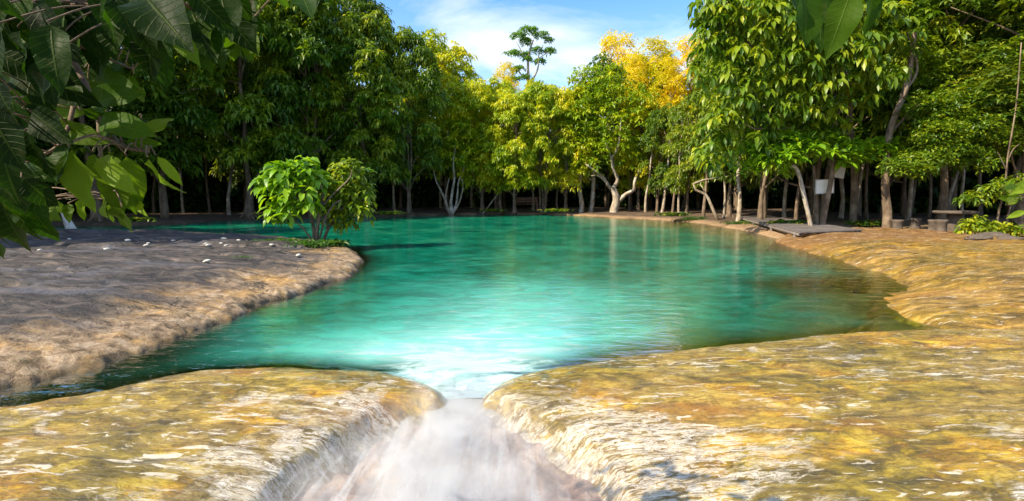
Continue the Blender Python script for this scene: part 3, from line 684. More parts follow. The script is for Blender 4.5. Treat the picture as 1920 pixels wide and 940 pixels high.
# front row, left to right:  pixel column, distance, height, width factor, kind
front = [
 (-120, 25, 13, 1.1, 'd0', 'dark green tree at the far left edge, behind the drooping leafy branches'),
 (60, 27, 13, 1.0, 'd1', 'dark tree left of the overhanging leaves, its foot hidden by the grey slab'),
 (190, 26.5, 14, 1.0, 'f1', 'fine leaved dark tree behind the tip of the overhanging branch'),
 (320, 29, 14, .95, 'g3', 'tall shadowy tree between the overhanging branch and the root flared trunk'),
 (470, 31.5, 14.5, .85, 'g0', 'tall dark tree with a thick root flared trunk behind the bright shrub'),
 (585, 33, 14.5, .8, 'g1', 'tall tree with yellow tinted top right behind the bright green shrub'),
 (690, 34, 12.8, .8, 'g2', 'dark tree whose crown makes the shoulder of the left skyline'),
 (770, 35.5, 12.0, .72, 'g3', 'dark crowned tree left of the pale many stemmed tree'),
 (905, 39, 9.6, .85, 'y2', 'green tree right of the pale many stemmed tree on the far bank'),
 (965, 37.0, 8.2, .8, 'y0', 'low leafy tree with one straight trunk left of the wooden bench'),
 (1018, 38.0, 9.0, .82, 'y1', 'yellow green tree directly right of the wooden bench'),
 (940, 38.5, 8.6, .8, 'y1', 'yellow green tree crowding the left side of the low straight trunked tree'),
 (1060, 38.6, 9.0, .8, 'y2', 'yellow green tree left of the slim pale pair'),
 (1195, 38.8, 8.6, .8, 'y0', 'yellow green tree behind the right limb of the twisted tree'),
 (1228, 36.8, 7.2, .75, 'g3', 'green tree just right of the twisted pale tree'),
 (1285, 34.0, 7.4, .75, 'g0', 'green tree left of the bent bare white stem'),
 (1365, 30.0, 10.2, .80, 'g2', 'green tree behind the left end of the wooden deck'),
 (1425, 25.5, 12.5, .80, 'g0', 'tall bright leaved tree with yellow lit left flank over the deck'),
 (1530, 24.0, 13.0, .9, 'g1', 'tall green tree behind the two signboards'),
 (1655, 23.5, 12.5, .8, 'g2', 'tree with a stout pale green trunk right of the deck'),
 (1760, 21.5, 11.5, .95, 'f0', 'fine leaved spreading tree over the stone stools'),
 (1900, 19.5, 12.0, 1.0, 'f1', 'dark fine leaved tree at the right edge behind the litter heap'),
 (2080, 18.0, 12.0, 1.0, 'f0', 'fine leaved tree just beyond the right edge, its boughs reaching in'),
]
for (px, Yd, H, kw, key, lab) in front: plant(px, Yd, H, kw, key, lab)

# second and third rows, thick forest behind
Lb = 'dark %s forest tree %s'
Cb = 'sunlit %s tree top %s'
Rb = 'green %s forest tree %s'
def rowlab(base, px, back):
    for lim, t in ((330, 'far left, behind the overhanging branch'), (560, 'by the root flared trunk'), (700, 'above the bright shrub'), (860, 'left of the sky gap'), (960, 'left of the umbrella tree'), (1060, 'under the umbrella tree'), (1180, 'above the twisted tree'), (1330, 'by the golden trees'), (1480, 'behind the deck'), (1640, 'behind the signboards'), (1800, 'above the stone stools'), (9999, 'at the right edge')):
        if px < lim: return base % ('rearmost' if back else 'second row', t)
for i, px in enumerate(range(-300, 2300, 95)):
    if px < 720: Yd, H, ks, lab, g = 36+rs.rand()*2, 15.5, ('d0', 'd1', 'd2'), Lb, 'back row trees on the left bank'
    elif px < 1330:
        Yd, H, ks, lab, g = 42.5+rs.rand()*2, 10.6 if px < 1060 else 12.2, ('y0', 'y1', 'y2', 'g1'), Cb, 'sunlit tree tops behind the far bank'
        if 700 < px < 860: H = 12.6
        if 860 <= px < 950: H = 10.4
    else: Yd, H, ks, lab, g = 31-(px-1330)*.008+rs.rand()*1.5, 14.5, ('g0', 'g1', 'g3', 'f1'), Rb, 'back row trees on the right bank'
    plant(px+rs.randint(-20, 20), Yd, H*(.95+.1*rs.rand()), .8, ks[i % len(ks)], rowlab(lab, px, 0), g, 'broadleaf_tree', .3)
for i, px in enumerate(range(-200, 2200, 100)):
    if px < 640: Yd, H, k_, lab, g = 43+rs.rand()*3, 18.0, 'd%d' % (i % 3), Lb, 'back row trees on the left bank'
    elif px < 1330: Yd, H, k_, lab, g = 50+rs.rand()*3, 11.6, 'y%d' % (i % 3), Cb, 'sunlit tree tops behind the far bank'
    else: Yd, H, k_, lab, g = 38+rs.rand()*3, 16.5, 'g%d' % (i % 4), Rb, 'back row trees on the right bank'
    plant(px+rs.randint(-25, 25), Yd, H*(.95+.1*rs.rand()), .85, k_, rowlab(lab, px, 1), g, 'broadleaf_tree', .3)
for i, (x, y, H, k_) in enumerate([(-20, 11, 12, 'd0'), (-24, 15.5, 13, 'd1'), (-30, 21, 14, 'd2')]):  # unseen trees added off-frame to shade the back of the slab
    cm, tm = VK[k_]; s = H/10
    make_tree('broadleaf_tree', cm, tm, (x, y, .3), i*1.1, (s, s, s), 'added out-of-view tree of the shading row on the near left bank beside the slab', 'trees beside the slab')
# wispy trees right of centre, sun gold put into their leaf colour
for px, Yd, H, kw, key, lab in [(1240, 40.5, 10.8, .62, 'w1', 'sun-gold tree lowest and nearest of the sun-gold group'), (1180, 41.5, 11.3, .55, 'w0', 'sun-gold tree standing directly behind the twisted pale tree'), (1150, 46, 14.0, .75, 'w0', 'wispy tree tipped with orange sun glow, highest of the sun-gold group'), (1215, 44, 13.0, .85, 'w1', 'broad golden wispy tree in the middle of the golden group'),
                               (1280, 41, 12.4, .8, 'w0', 'sun-gold wispy tree against the tall bright leaved tree'), (945, 47, 12.0, .55, 'w1', 'small sun-gold wispy top left of the solitary umbrella tree')]:
    plant(px, Yd, H, kw, key, lab, 'wispy trees coloured with sun glow', 'sun_gold_tree', .3)

# forest mass far behind
def forest_mass():
    rs = np.random.RandomState(5); C = []; n = 15000
    a = np.radians(-74+148*rs.rand(n)); r = 47+26*rs.rand(n)
    r = np.where(np.abs(np.degrees(a)) > 30, r-6, r)
    C = np.stack([r*np.sin(a), r*np.cos(a), -.1+7.5*rs.rand(n)**1.5], 1); d = rs.randn(n, 3)*.4; d[:, 1] -= .8; d[:, 2] += .3; d /= np.linalg.norm(d, axis=1)[:, None]
    P, D, Ln = clusters_to_leaves(C, d, 7, 1.15, rs)
    me = leaves_mesh('forest', P, D, Ln, np.full(len(P), .5), .6, rs.rand(len(P))*.35); return me
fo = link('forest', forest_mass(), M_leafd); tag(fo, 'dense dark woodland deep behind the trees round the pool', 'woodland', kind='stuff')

# ------------------------------------------------------------------ hero trees built limb by limb
def limbs(spec, Yd, mat, dy=.0, k=9, seed=0, sub=5):
    """spec: list of (points [(px,py[,dY])...], r0, r1)"""
    m = MB()
    for i, (pts, r0, r1) in enumerate(spec):
        P = [atd(p[0], p[1], Yd+(p[2] if len(p) > 2 else 0)) for p in pts]; n = len(P)
        m.tube(P, [r0+(r1-r0)*j/(n-1) for j in range(n)], k, .12, seed+i, sub)
    me = m.mesh('trunk'); me.materials.append(mat); return me
def blobs_crown(blobs, Yd, ncl, L, k, mat, seed, droop=.6, Wd=.34, detail=False, tb=0., updir=.25):
    """blobs: (px,py,dY,radius m, flatten)"""
    rs = np.random.RandomState(seed); B = np.array([atd(b[0], b[1], Yd+b[2]) for b in blobs]); br = np.array([b[3] for b in blobs]); fl = np.array([b[4] if len(b) > 4 else 1 for b in blobs])
    bi = rs.choice(len(B), ncl, p=br**2/(br**2).sum()); d = rs.randn(ncl, 3); d[:, 2] += .3; d /= np.linalg.norm(d, axis=1)[:, None]
    s = np.stack([np.ones(ncl), np.ones(ncl), fl[bi]], 1); C = B[bi]+d*s*(br[bi]*(.45+.6*rs.rand(ncl)))[:, None]
    P, D, Ln = clusters_to_leaves(C, d, k, L, rs, updir=updir)
    tint = np.clip(np.repeat(rs.rand(ncl)*.45, k)+rs.rand(len(P))*.4+tb, 0, 1)
    me = leaves_mesh('crown', P, D, Ln, np.full(len(P), Wd), droop*(.6+.8*rs.rand(len(P))), tint, seed, detail=detail); me.materials.append(mat); return me
def hero(name, loc_px, spec, blobs, Yd, bark_m, leaf_m, label, ncl=300, L=.42, k=8, seed=0, group=None, cat='tree', **kw):
    base = atd(loc_px[0], loc_px[1], Yd); o = empty(name, base); tag(o, label, cat, group)
    for nm, me in (('trunk', limbs(spec, Yd, bark_m, seed=seed, sub=5 if name != 'bent_tree' else 1) if spec else None), ('crown', blobs_crown(blobs, Yd, ncl, L, k, leaf_m, seed, **kw) if blobs else None)):
        if me:
            c = link(nm, me, None, o); c.matrix_parent_inverse.identity(); c.location = (-base[0], -base[1], -base[2])
    return o
# twisted pale tree on the far bank
hero('twisted_tree', (1152, 404), [
  ([(1152, 412), (1152, 395), (1156, 376), (1153, 362), (1148, 352)], .34, .20),
  ([(1158, 380), (1172, 366), (1188, 356), (1190, 340), (1200, 318, .3), (1218, 298, .5)], .16, .06),
  ([(1151, 358), (1142, 350), (1133, 335), (1118, 322, -.3), (1098, 308, -.4)], .13, .05),
  ([(1149, 354), (1158, 338), (1150, 318), (1146, 296), (1135, 270)], .15, .06),
  ([(1140, 345), (1122, 330), (1108, 330)], .08, .03), ([(1146, 300), (1160, 270), (1165, 220)], .09, .04)],
  [(1120, 290, 0, 1.3), (1175, 285, .4, 1.3), (1150, 250, .5, 1.5), (1110, 245, .8, 1.5), (1190, 235, .6, 1.5), (1155, 200, 1, 1.6), (1115, 195, 1.2, 1.5), (1200, 190, 1.2, 1.4), (1150, 155, 1.5, 1.4), (1112, 150, 1.5, 1.1), (1085, 225, 1, 1.4), (1080, 275, .5, 1.2)],
  37.0, M_barkp, M_leafy, 'pale twisted tree with forked bare limbs leaning over the far bank', 620, seed=401, tb=-.1)
# many stemmed tree
hero('many_stemmed_tree', (845, 400), [
  ([(846, 404), (845, 385), (848, 360), (852, 335), (850, 305), (855, 270)], .12, .05), ([(843, 403), (836, 380), (828, 360), (818, 340), (812, 315)], .10, .04),
  ([(848, 403), (855, 385), (858, 362), (860, 340), (872, 310)], .10, .04), ([(844, 404), (838, 385), (836, 365), (842, 335)], .08, .04), ([(850, 400), (862, 378), (868, 352), (866, 335)], .07, .03),
  ([(846, 400), (846, 392), (846, 384)], .26, .12)],
  [(800, 310, 0, 1.2), (845, 290, 0, 1.4), (890, 300, 0, 1.3), (820, 260, .4, 1.5), (870, 250, .5, 1.5), (845, 215, .8, 1.5), (805, 225, .8, 1.3), (880, 205, 1, 1.3), (850, 180, 1, 1.1), (780, 275, .4, 1.1), (905, 260, .8, 1.3)],
  37.5, M_barkp, M_leafy, 'pale many stemmed tree fanning from one foot on the far bank', 560, seed=411, tb=-.12)
# pair of pale trunks left of the twisted tree
for (px, lean, lab, sd_) in ((1091, -3, 'slim pale trunked tree, left of the close pair beside the twisted tree', 1), (1110, 3, 'slim pale trunked tree, nearer the twisted tree in the close pair', 2)):
    hero('slim_tree', (px-2, 402), [([(px-3, 406), (px, 385), (px-1+lean, 355), (px+lean, 330), (px+lean, 290)], .19, .11), ([(px+lean, 340), (px-14, 332), (px-28, 336)], .06, .03)],
      [(px-8, 305, 0, 1.1), (px+6, 275, .3, 1.2), (px-6, 240, .5, 1.3), (px+2, 205, .8, 1.2), (px, 170, .9, 1.1), (px-4, 140, .9, .8)], 37.4+.5*sd_, M_barkp, M_leafy, lab, 260, seed=420+sd_, group='pair of slim pale trees', tb=-.1)
# tall solitary umbrella tree in the sky gap
hero('umbrella_tree', (990, 300), [([(986, 395), (990, 300), (992, 200), (991, 150), (990, 118), (994, 92), (1000, 75)], .22, .07), ([(993, 160), (1008, 130), (1010, 105), (1018, 85)], .10, .04),
  ([(990, 150), (975, 138), (968, 128)], .07, .03), ([(991, 118), (980, 100), (968, 78)], .07, .03), ([(1010, 110), (1028, 98), (1034, 94)], .05, .02)],
  [(972, 68, 0, .8, .35), (992, 58, .2, .9, .35), (1015, 66, 0, .8, .35), (985, 78, .3, .7, .3), (1028, 76, 0, .6, .35), (965, 100, 0, .7, .3), (985, 103, .3, .6, .3), (1008, 95, 0, .7, .35), (1030, 96, 0, .6, .4), (1012, 115, .2, .6, .3), (972, 130, 0, .7, .35), (962, 150, .2, .7, .3), (990, 112, 0, .6, .3), (948, 102, 0, .25, .5), (985, 145, 0, .6, .3)],
  52, M_barkp, M_twigleaf, 'tall slender tree with layered umbrella crown alone in the sky gap', 520, L=.34, seed=431, droop=.2)
hero('feathery_tree', (826, 300), [([(826, 400), (824, 200), (824, 130), (822, 108)], .15, .04)],
  [(822, 108, 0, .55, .35), (812, 122, 0, .6, .35), (834, 120, 0, .6, .35), (822, 138, 0, .9, .4), (838, 145, 0, .8, .4), (826, 158, 0, 1.0, .5), (818, 175, 0, 1.0)], 46, M_barkp, M_leafy, 'feathery light topped tree poking up at the left edge of the sky gap', 190, L=.3, seed=441, droop=.2)
hero('feathery_tree', (884, 300), [([(884, 400), (884, 200), (886, 150)], .15, .05)],
  [(884, 150, 0, .9, .4), (872, 165, 0, .9, .4), (898, 166, 0, .9, .4), (918, 175, 0, .9, .4), (862, 178, 0, .8, .5), (890, 180, 0, 1.2), (910, 190, 0, 1.2)], 46, M_barkp, M_leaf, 'light green feathery tree left of the small golden top', 240, L=.34, seed=442, droop=.2)
# bare bent white stem by the deck
hero('bent_tree', (1348, 416), [([(1350, 422), (1340, 400), (1328, 372), (1322, 364), (1304, 356), (1300, 345), (1318, 338), (1345, 334)], .09, .04), ([(1322, 364), (1318, 352), (1312, 345)], .04, .02),
  ([(1345, 334), (1375, 330), (1392, 322)], .035, .02)], [(1385, 315, 0, .8), (1410, 310, 0, .8), (1395, 295, .3, .9), (1360, 318, .3, .6)], 27.5, M_barkp, M_leaf, 'bent bare white stem leaning left out over the water by the deck', 150, seed=451)
# the small tree with the signs
hero('leaning_tree', (1525, 436), [
  ([(1522, 442), (1518, 412), (1508, 370), (1500, 335), (1492, 315), (1483, 311)], .085, .06), ([(1483, 311), (1478, 302), (1488, 290), (1495, 282)], .03, .012),
  ([(1484, 312), (1510, 296), (1520, 286)], .02, .01)], [(1500, 288, 0, .55, .4), (1470, 292, 0, .55, .4), (1450, 300, .2, .5, .5), (1430, 290, .3, .5, .5), (1520, 275, 0, .5, .4)], 19.6, M_barkp, M_leafb,
  'smooth pale grey stem leaning left, bent at the top, beside the signboards', 80, L=.42, seed=461, updir=.5, droop=.35, detail=True)
hero('forked_tree', (1542, 436), [
  ([(1540, 444), (1545, 405), (1553, 365), (1560, 325), (1563, 290), (1564, 255, .2)], .12, .06), ([(1564, 290), (1545, 283), (1512, 282), (1498, 284)], .035, .02),
  ([(1563, 284), (1590, 272), (1625, 276), (1650, 274)], .035, .015), ([(1564, 262), (1570, 220), (1590, 180), (1605, 165)], .05, .02), ([(1534, 442, .7), (1531, 405, .7), (1530, 370, .7), (1528, 345, .7), (1526, 310, .7)], .085, .05)],
  [(1400, 285, 0, .5, .5), (1430, 275, .2, .6, .4), (1465, 268, -.2, .7, .4), (1500, 262, 0, .7, .4), (1535, 262, .2, .7, .4), (1568, 272, -.2, .6, .4), (1600, 280, 0, .65, .4), (1632, 282, .2, .6, .4), (1655, 276, 0, .45, .4), (1590, 300, -.2, .6, .4), (1540, 290, -.3, .6, .4), (1475, 285, -.3, .6, .4), (1620, 305, .2, .5, .4), (1405, 320, .3, .4, .8), (1455, 310, .2, .5)],
  20.2, M_bark, M_leafb, 'brown forked tree carrying two signboards under a flat bright crown', 250, L=.40, seed=462, updir=.55, droop=.35, detail=True)

# signs on the tree
def sign(px, py, w_, h_, Yd, tilt, mat, label, lines):
    c = atd(px, py, Yd); o = empty('signboard', c); o.rotation_euler = (0, R_(tilt), R_(8)); tag(o, label, 'sign', 'signboards on the forked tree')
    link('board', MB().box((0, 0, 0), (w_, .03, h_), bev=.006).mesh('board', False), mat, o)
    fr = MB(); t = .03
    for zz in (-h_/2, h_/2): fr.box((0, -.004, zz), (w_+t, .044, t), bev=.004)
    for xx in (-w_/2, w_/2): fr.box((xx, -.004, 0), (t, .042, h_-t), bev=.004)
    link('frame', fr.mesh('frame', False), M_signg, o)
sign(1546, 350, .78, .54, 20.45, -3, M_sign, 'larger cream signboard, lower of the two on the forked trunk', 5)
sign(1571, 323, .55, .42, 20.5, 8, M_signg, 'smaller grey signboard, upper of the two on the forked trunk', 3)

# other nearer branches on the right: drooping large leaved tree
hero('drooping_tree', (1600, 432), [([(1598, 432, 3), (1602, 330, 3), (1594, 240, 2), (1590, 165, 1), (1560, 60, .5), (1500, -60), (1450, -160)], .15, .06), ([(1594, 240, 2), (1500, 240, 1), (1410, 240), (1390, 205)], .05, .02), ([(1592, 200, 1.5), (1540, 150), (1500, 90)], .05, .02),
  ([(1447, 240), (1420, 242), (1405, 240)], .025, .012), ([(1418, 150), (1400, 160), (1385, 180)], .02, .01), ([(1440, 120), (1380, 60), (1340, 40)], .05, .02), ([(1592, 180, 1.2), (1620, 140), (1650, 120)], .05, .02), ([(1435, 0), (1580, -20), (1700, 30)], .06, .02)],
  [(1360, 45, 0, .9), (1420, 40, -.5, 1.0), (1500, 60, -.5, 1.0), (1560, 40, 0, 1.0), (1640, 40, 0, .9), (1400, 110, -.3, .9), (1470, 120, -.3, 1.0), (1540, 120, -.5, .9), (1380, 170, 0, .9), (1450, 185, 0, .9), (1520, 180, -.2, 1.), (1600, 110, -.5, .9), (1655, 140, -.6, .6), (1600, 190, 0, .8), (1360, 230, 0, .8), (1420, 250, .2, .8), (1500, 230, .3, .8), (1340, 280, .3, .8), (1350, 0, 0, .9), (1470, -20, 0, 1.2), (1700, 60, .3, .8), (1560, 225, .5, .8), (1335, 120, .3, .8), (1325, 60, .5, .7)],
  19.5, M_bark, M_leaf, 'tall tree of long drooping glossy leaves over the deck and signboards', 620, L=.50, seed=471, droop=1.1, detail=True, tb=.05, Wd=.30)
hero('spreading_tree', (1720, 430), [([(1662, 434), (1664, 400), (1660, 340), (1668, 250), (1700, 160), (1715, 60)], .18, .08), ([(1668, 250), (1720, 200), (1750, 190)], .06, .02), ([(1690, 180), (1720, 130), (1700, 60)], .05, .03)],
  [(1730, 300, -1.5, .9, .5), (1690, 315, -1.5, .7, .5), (1780, 290, -1.5, .9, .5), (1830, 305, -1.5, .8, .5), (1760, 250, -1.5, .9, .6), (1820, 240, -1.5, .9, .6), (1720, 320, -2, .5, .5), (1860, 270, -1.5, .8, .5), (1790, 200, -1, .9, .6), (1740, 210, -1, .8), (1850, 200, -1, .9), (1890, 250, -1.5, .7)],
  20.0, M_bark, M_leaf, 'stout trunked tree right of the deck with flat sprays of small leaves', 1500, L=.17, k=7, seed=481, droop=.25, Wd=.5, tb=.12)
# slim stem far right with roots and its leaves
hero('thin_tree', (1885, 430), [([(1868, 436), (1872, 400), (1884, 350), (1890, 290), (1905, 200), (1915, 80)], .038, .015), ([(1890, 300), (1900, 280), (1912, 270)], .02, .01), ([(1887, 320), (1878, 300), (1870, 285)], .02, .01), ([(1886, 420), (1895, 385), (1908, 330)], .03, .015)],
  [(1860, 360, -.3, .5, .5), (1820, 375, -.3, .4, .5), (1895, 350, 0, .5)], 17.5, M_bark, M_leaf, 'thin stem rising at the right edge above the litter heap', 70, L=.25, seed=491)

# slim trunks in the shade under the canopy
rs = np.random.RandomState(77); stemv = []; sap = {}
for i in range(5):
    m = MB(); H = 6.5; x = 0; pts = []
    for j in range(6): pts.append([rs.randn()*.05*(j > 0)+(.05*j*(i-2)), rs.randn()*.05*(j > 0), -.2+j*H/5])
    m.tube(pts, [.11, .075, .065, .06, .05, .03], 7, .12, i)
    m.tube([pts[3], np.array(pts[4])+[.5, 0, -.3], np.array(pts[4])+[.9, .1, .6]], [.035, .025, .012], 5)
    me = m.mesh('slim_trunk'); me.materials.append(M_bark if i % 2 else M_barkp); stemv.append(me)
pxs = [250, 290, 345, 395, 430, 520, 700, 740, 930, 1000, 1012, 1045, 1060, 1180, 1210, 1240, 1260, 1272, 1318, 1356, 1384, 1428, 1470, 1492, 1575, 1600, 1625, 1700, 1740, 1775, 1805, 1838]
for i, px in enumerate(pxs):
    Yd = 33 if px < 560 else 38.5 if px < 1200 else 37-(px-1200)*.06 if px < 1440 else 24+rs.rand()*3
    Yd += rs.rand()*2; o = link('sapling', stemv[i % 5], loc=(((px-960)/960)*Yd, Yd, .15)); o.rotation_euler[2] = rs.rand()*6; q = .8+.6*rs.rand(); o.scale = (q, q, 1.0)
    zone = ('left of the root flared trunk', 'right of the root flared trunk', 'right of the many stemmed tree', 'right of the twisted tree', 'behind the deck left of the leaning stem', 'right of the signboards')[int(np.searchsorted([470, 845, 1150, 1345, 1500], px))]
    sap.setdefault(zone, []).append(o)
ORD = ['leftmost', 'second', 'third', 'fourth', 'fifth', 'sixth', 'seventh', 'eighth', 'ninth', 'tenth', 'eleventh', 'twelfth']
for zone, L_ in sap.items():
    for i, o in enumerate(L_): tag(o, '%s slim sapling from the left, %s' % (ORD[i], zone) if i else 'leftmost slim sapling '+zone, 'sapling', 'slim saplings in the shade')
# leaning dead pole near the far bank
m = MB(); m.tube([atd(905, 402, 38.5), atd(925, 375, 38.8), atd(950, 345, 39)], [.05, .04, .03], 6); 
tag(link('fallen_pole', m.mesh('pole'), M_barkp), 'thin leaning dead pole between two far bank trunks', 'branch')

# ------------------------------------------------------------------ shrub on the tip of the slab
YS = 14.2
hero('shrub', (590, 452), [
  ([(590, 462), (588, 430), (580, 395), (560, 370), (545, 350)], .06, .02), ([(592, 460), (596, 420), (602, 385), (606, 365), (600, 340)], .055, .02), ([(596, 458), (610, 410), (625, 385), (640, 375)], .035, .015),
  ([(588, 458), (570, 430), (545, 410), (520, 405)], .03, .012), ([(600, 390), (630, 360), (655, 335), (660, 318)], .03, .012), ([(590, 400), (560, 330), (550, 312)], .03, .01)],
  [(520, 330, -.3, .32), (550, 320, 0, .36), (585, 335, 0, .32), (525, 365, -.2, .34), (560, 360, -.3, .38), (505, 345, 0, .28), (600, 350, .2, .3), (540, 395, -.3, .34), (515, 400, 0, .26), (570, 395, -.3, .3), (570, 312, .1, .2), (508, 416, 0, .16)],
  YS, M_bark, M_leafb, 'bright green large leaved shrub growing on the tip of the grey slab', 84, L=.40, seed=501, droop=.7, detail=True, Wd=.42, cat='shrub', k=6)
hero('shrub', (615, 455), [([(604, 462), (615, 430), (640, 395), (662, 360), (668, 330)], .05, .02), ([(640, 395), (665, 385), (682, 378)], .025, .01), ([(612, 430), (622, 400), (640, 420)], .03, .01)],
  [(640, 330, 0, .36), (670, 335, .2, .34), (655, 360, 0, .38), (685, 365, 0, .28), (640, 390, 0, .34), (670, 395, -.1, .3), (620, 400, .1, .3), (650, 420, 0, .26), (685, 400, 0, .2), (662, 315, 0, .22), (625, 355, .2, .3)],
  YS+.5, M_bark, M_leaf, 'darker shrub of smaller leaves on the right of the bright one at the slab tip', 190, L=.27, seed=502, droop=.6, detail=True, Wd=.36, cat='shrub', k=6, tb=.15)

def tuft(name, px, py, z, n, h, spread, mat, label, cat='fern', seed=0, group=None, arc=.8, wd=.09):
    rs = np.random.RandomState(seed); c = at(px, py, z); a = rs.rand(n)*6.28; D = np.stack([np.cos(a)*arc, np.sin(a)*arc, .5+rs.rand(n)], 1); D /= np.linalg.norm(D, axis=1)[:, None]
    P = np.stack([rs.randn(n)*spread, rs.randn(n)*spread*.5, np.zeros(n)-.02], 1)
    me = leaves_mesh('tuft', P, D, h*(.5+.7*rs.rand(n)), np.full(n, wd), .7, rs.rand(n), seed, detail=True)
    o = link(name, me, mat, loc=c); return tag(o, label, cat, group)
tuft('fern', 530, 458, .22, 240, .42, .22, M_grass, 'low dark ferns under the left side of the bright shrub', seed=1, group='ferns at the slab tip')
tuft('fern', 575, 462, .22, 240, .40, .25, M_grass, 'fern clump at the foot of the bright shrub stems', seed=2, group='ferns at the slab tip')
tuft('fern', 625, 460, .18, 220, .42, .20, M_grass, 'fern clump hanging over the water right of the shrub stems', seed=3, group='ferns at the slab tip')
tuft('grass_tuft', 455, 482, .33, 60, .12, .12, M_grass, 'small yellowish grass tuft on the grey slab left of the shrub', 'grass', seed=4)

# ------------------------------------------------------------------ big leaves hanging close to the camera
def bigleaf(m_list, base, d, nrm, L, Wd, curl, rs, tint):
    nv, nu = 11, 7; v = np.linspace(0, 1, nv); u = np.linspace(-1, 1, nu)
    d = d/np.linalg.norm(d); s = np.cross(d, nrm); s /= np.linalg.norm(s); n = np.cross(s, d)
    prof = np.sin(np.pi*np.clip(v, 0, 1)**.80)**.72; prof = prof*(1-.25*v); prof[0] = .03; prof[-1] = 0.0; prof[-2] *= .72
    g = 2.0*curl; ax = np.cumsum(np.cos(g*v))/nv; az = -np.cumsum(np.sin(g*v))/nv
    wob = .05*np.sin(v*9+rs.rand()*6)[:, None]*np.abs(u)[None, :]*np.sign(u)[None, :]+.03*np.sin(v*14+rs.rand()*6)[:, None]*np.abs(u)[None]**2
    P = base+(d*(L*ax)[:, None])[:, None]+(n*(L*az)[:, None])[:, None]+s*(prof[:, None]*u[None]*Wd*L/2)[..., None]+n*((np.abs(u)[None]**1.3*.16*prof[:, None]*Wd*L)+wob*L*prof[:, None])[..., None]
    m_list.append((P.reshape(-1, 3), np.stack([np.tile(u, nv), np.repeat(v, nu), np.zeros(nu*nv)], 1), np.full(nu*nv, tint)))
def bigleaf_mesh(ml):
    nv, nu = 11, 7; V = np.vstack([a for a, b, c in ml]); UV = np.vstack([b for a, b, c in ml]); T = np.concatenate([c for a, b, c in ml])
    f = grid_faces(nv, nu, np.ones((nv, nu), bool)); F = np.vstack([f+i*nv*nu for i in range(len(ml))])
    me = mesh_np('leaves', V, [F], {'luv': UV, 'tint': T}); me.materials.append(M_big); return me

def hang(name, base, branches, leaves, label, seed, q_=1.0):
    """branches: lists of (px,py,depth) ; leaves: (px0,py0,px1,py1,depth,width,tint)"""
    rs = np.random.RandomState(seed); o = empty(name, base); tag(o, label, 'branch'); m = MB()
    for pts, r0, r1, *fw in branches:
        P = [np.array(q) for q in (fw[0] if fw else [])]+[atd(p[0], p[1], p[2]*q_) for p in pts]; n = len(P); m.tube(P, [r0+(r1-r0)*j/(n-1) for j in range(n)], 8, .08, seed)
    ml = []; zc = np.array([0, 0, 1.]); BP = np.vstack(m.V)
    for (x0, y0, x1, y1, dp, wd, t) in leaves:
        a = atd(x0, y0, dp*q_); b = atd(x1, y1, dp*q_+rs.uniform(-.1, .1)); d = b-a; L = np.linalg.norm(d)*1.08
        nrm = np.array([rs.uniform(-.5, .5), -1+rs.uniform(-.2, .2), rs.uniform(-.1, .6)]); bigleaf(ml, a, d, nrm, L, wd*1.08, rs.uniform(.05, .35), rs, np.clip(t*1.25+rs.uniform(-.08, .08), 0, 1))
        q = BP[np.argmin(((BP-a)**2).sum(1))]; m.tube([q, q*.45+a*.55-d*.05+zc*.015, a, a+d*.05], [.0022, .0020, .0018, .0015], 5)
    me = m.mesh('twigs'); me.materials.append(M_bark)
    for nm, me_ in (('twigs', me), ('foliage', bigleaf_mesh(ml))):
        c = link(nm, me_, None, o); c.location = tuple(-np.array(base))
    return o
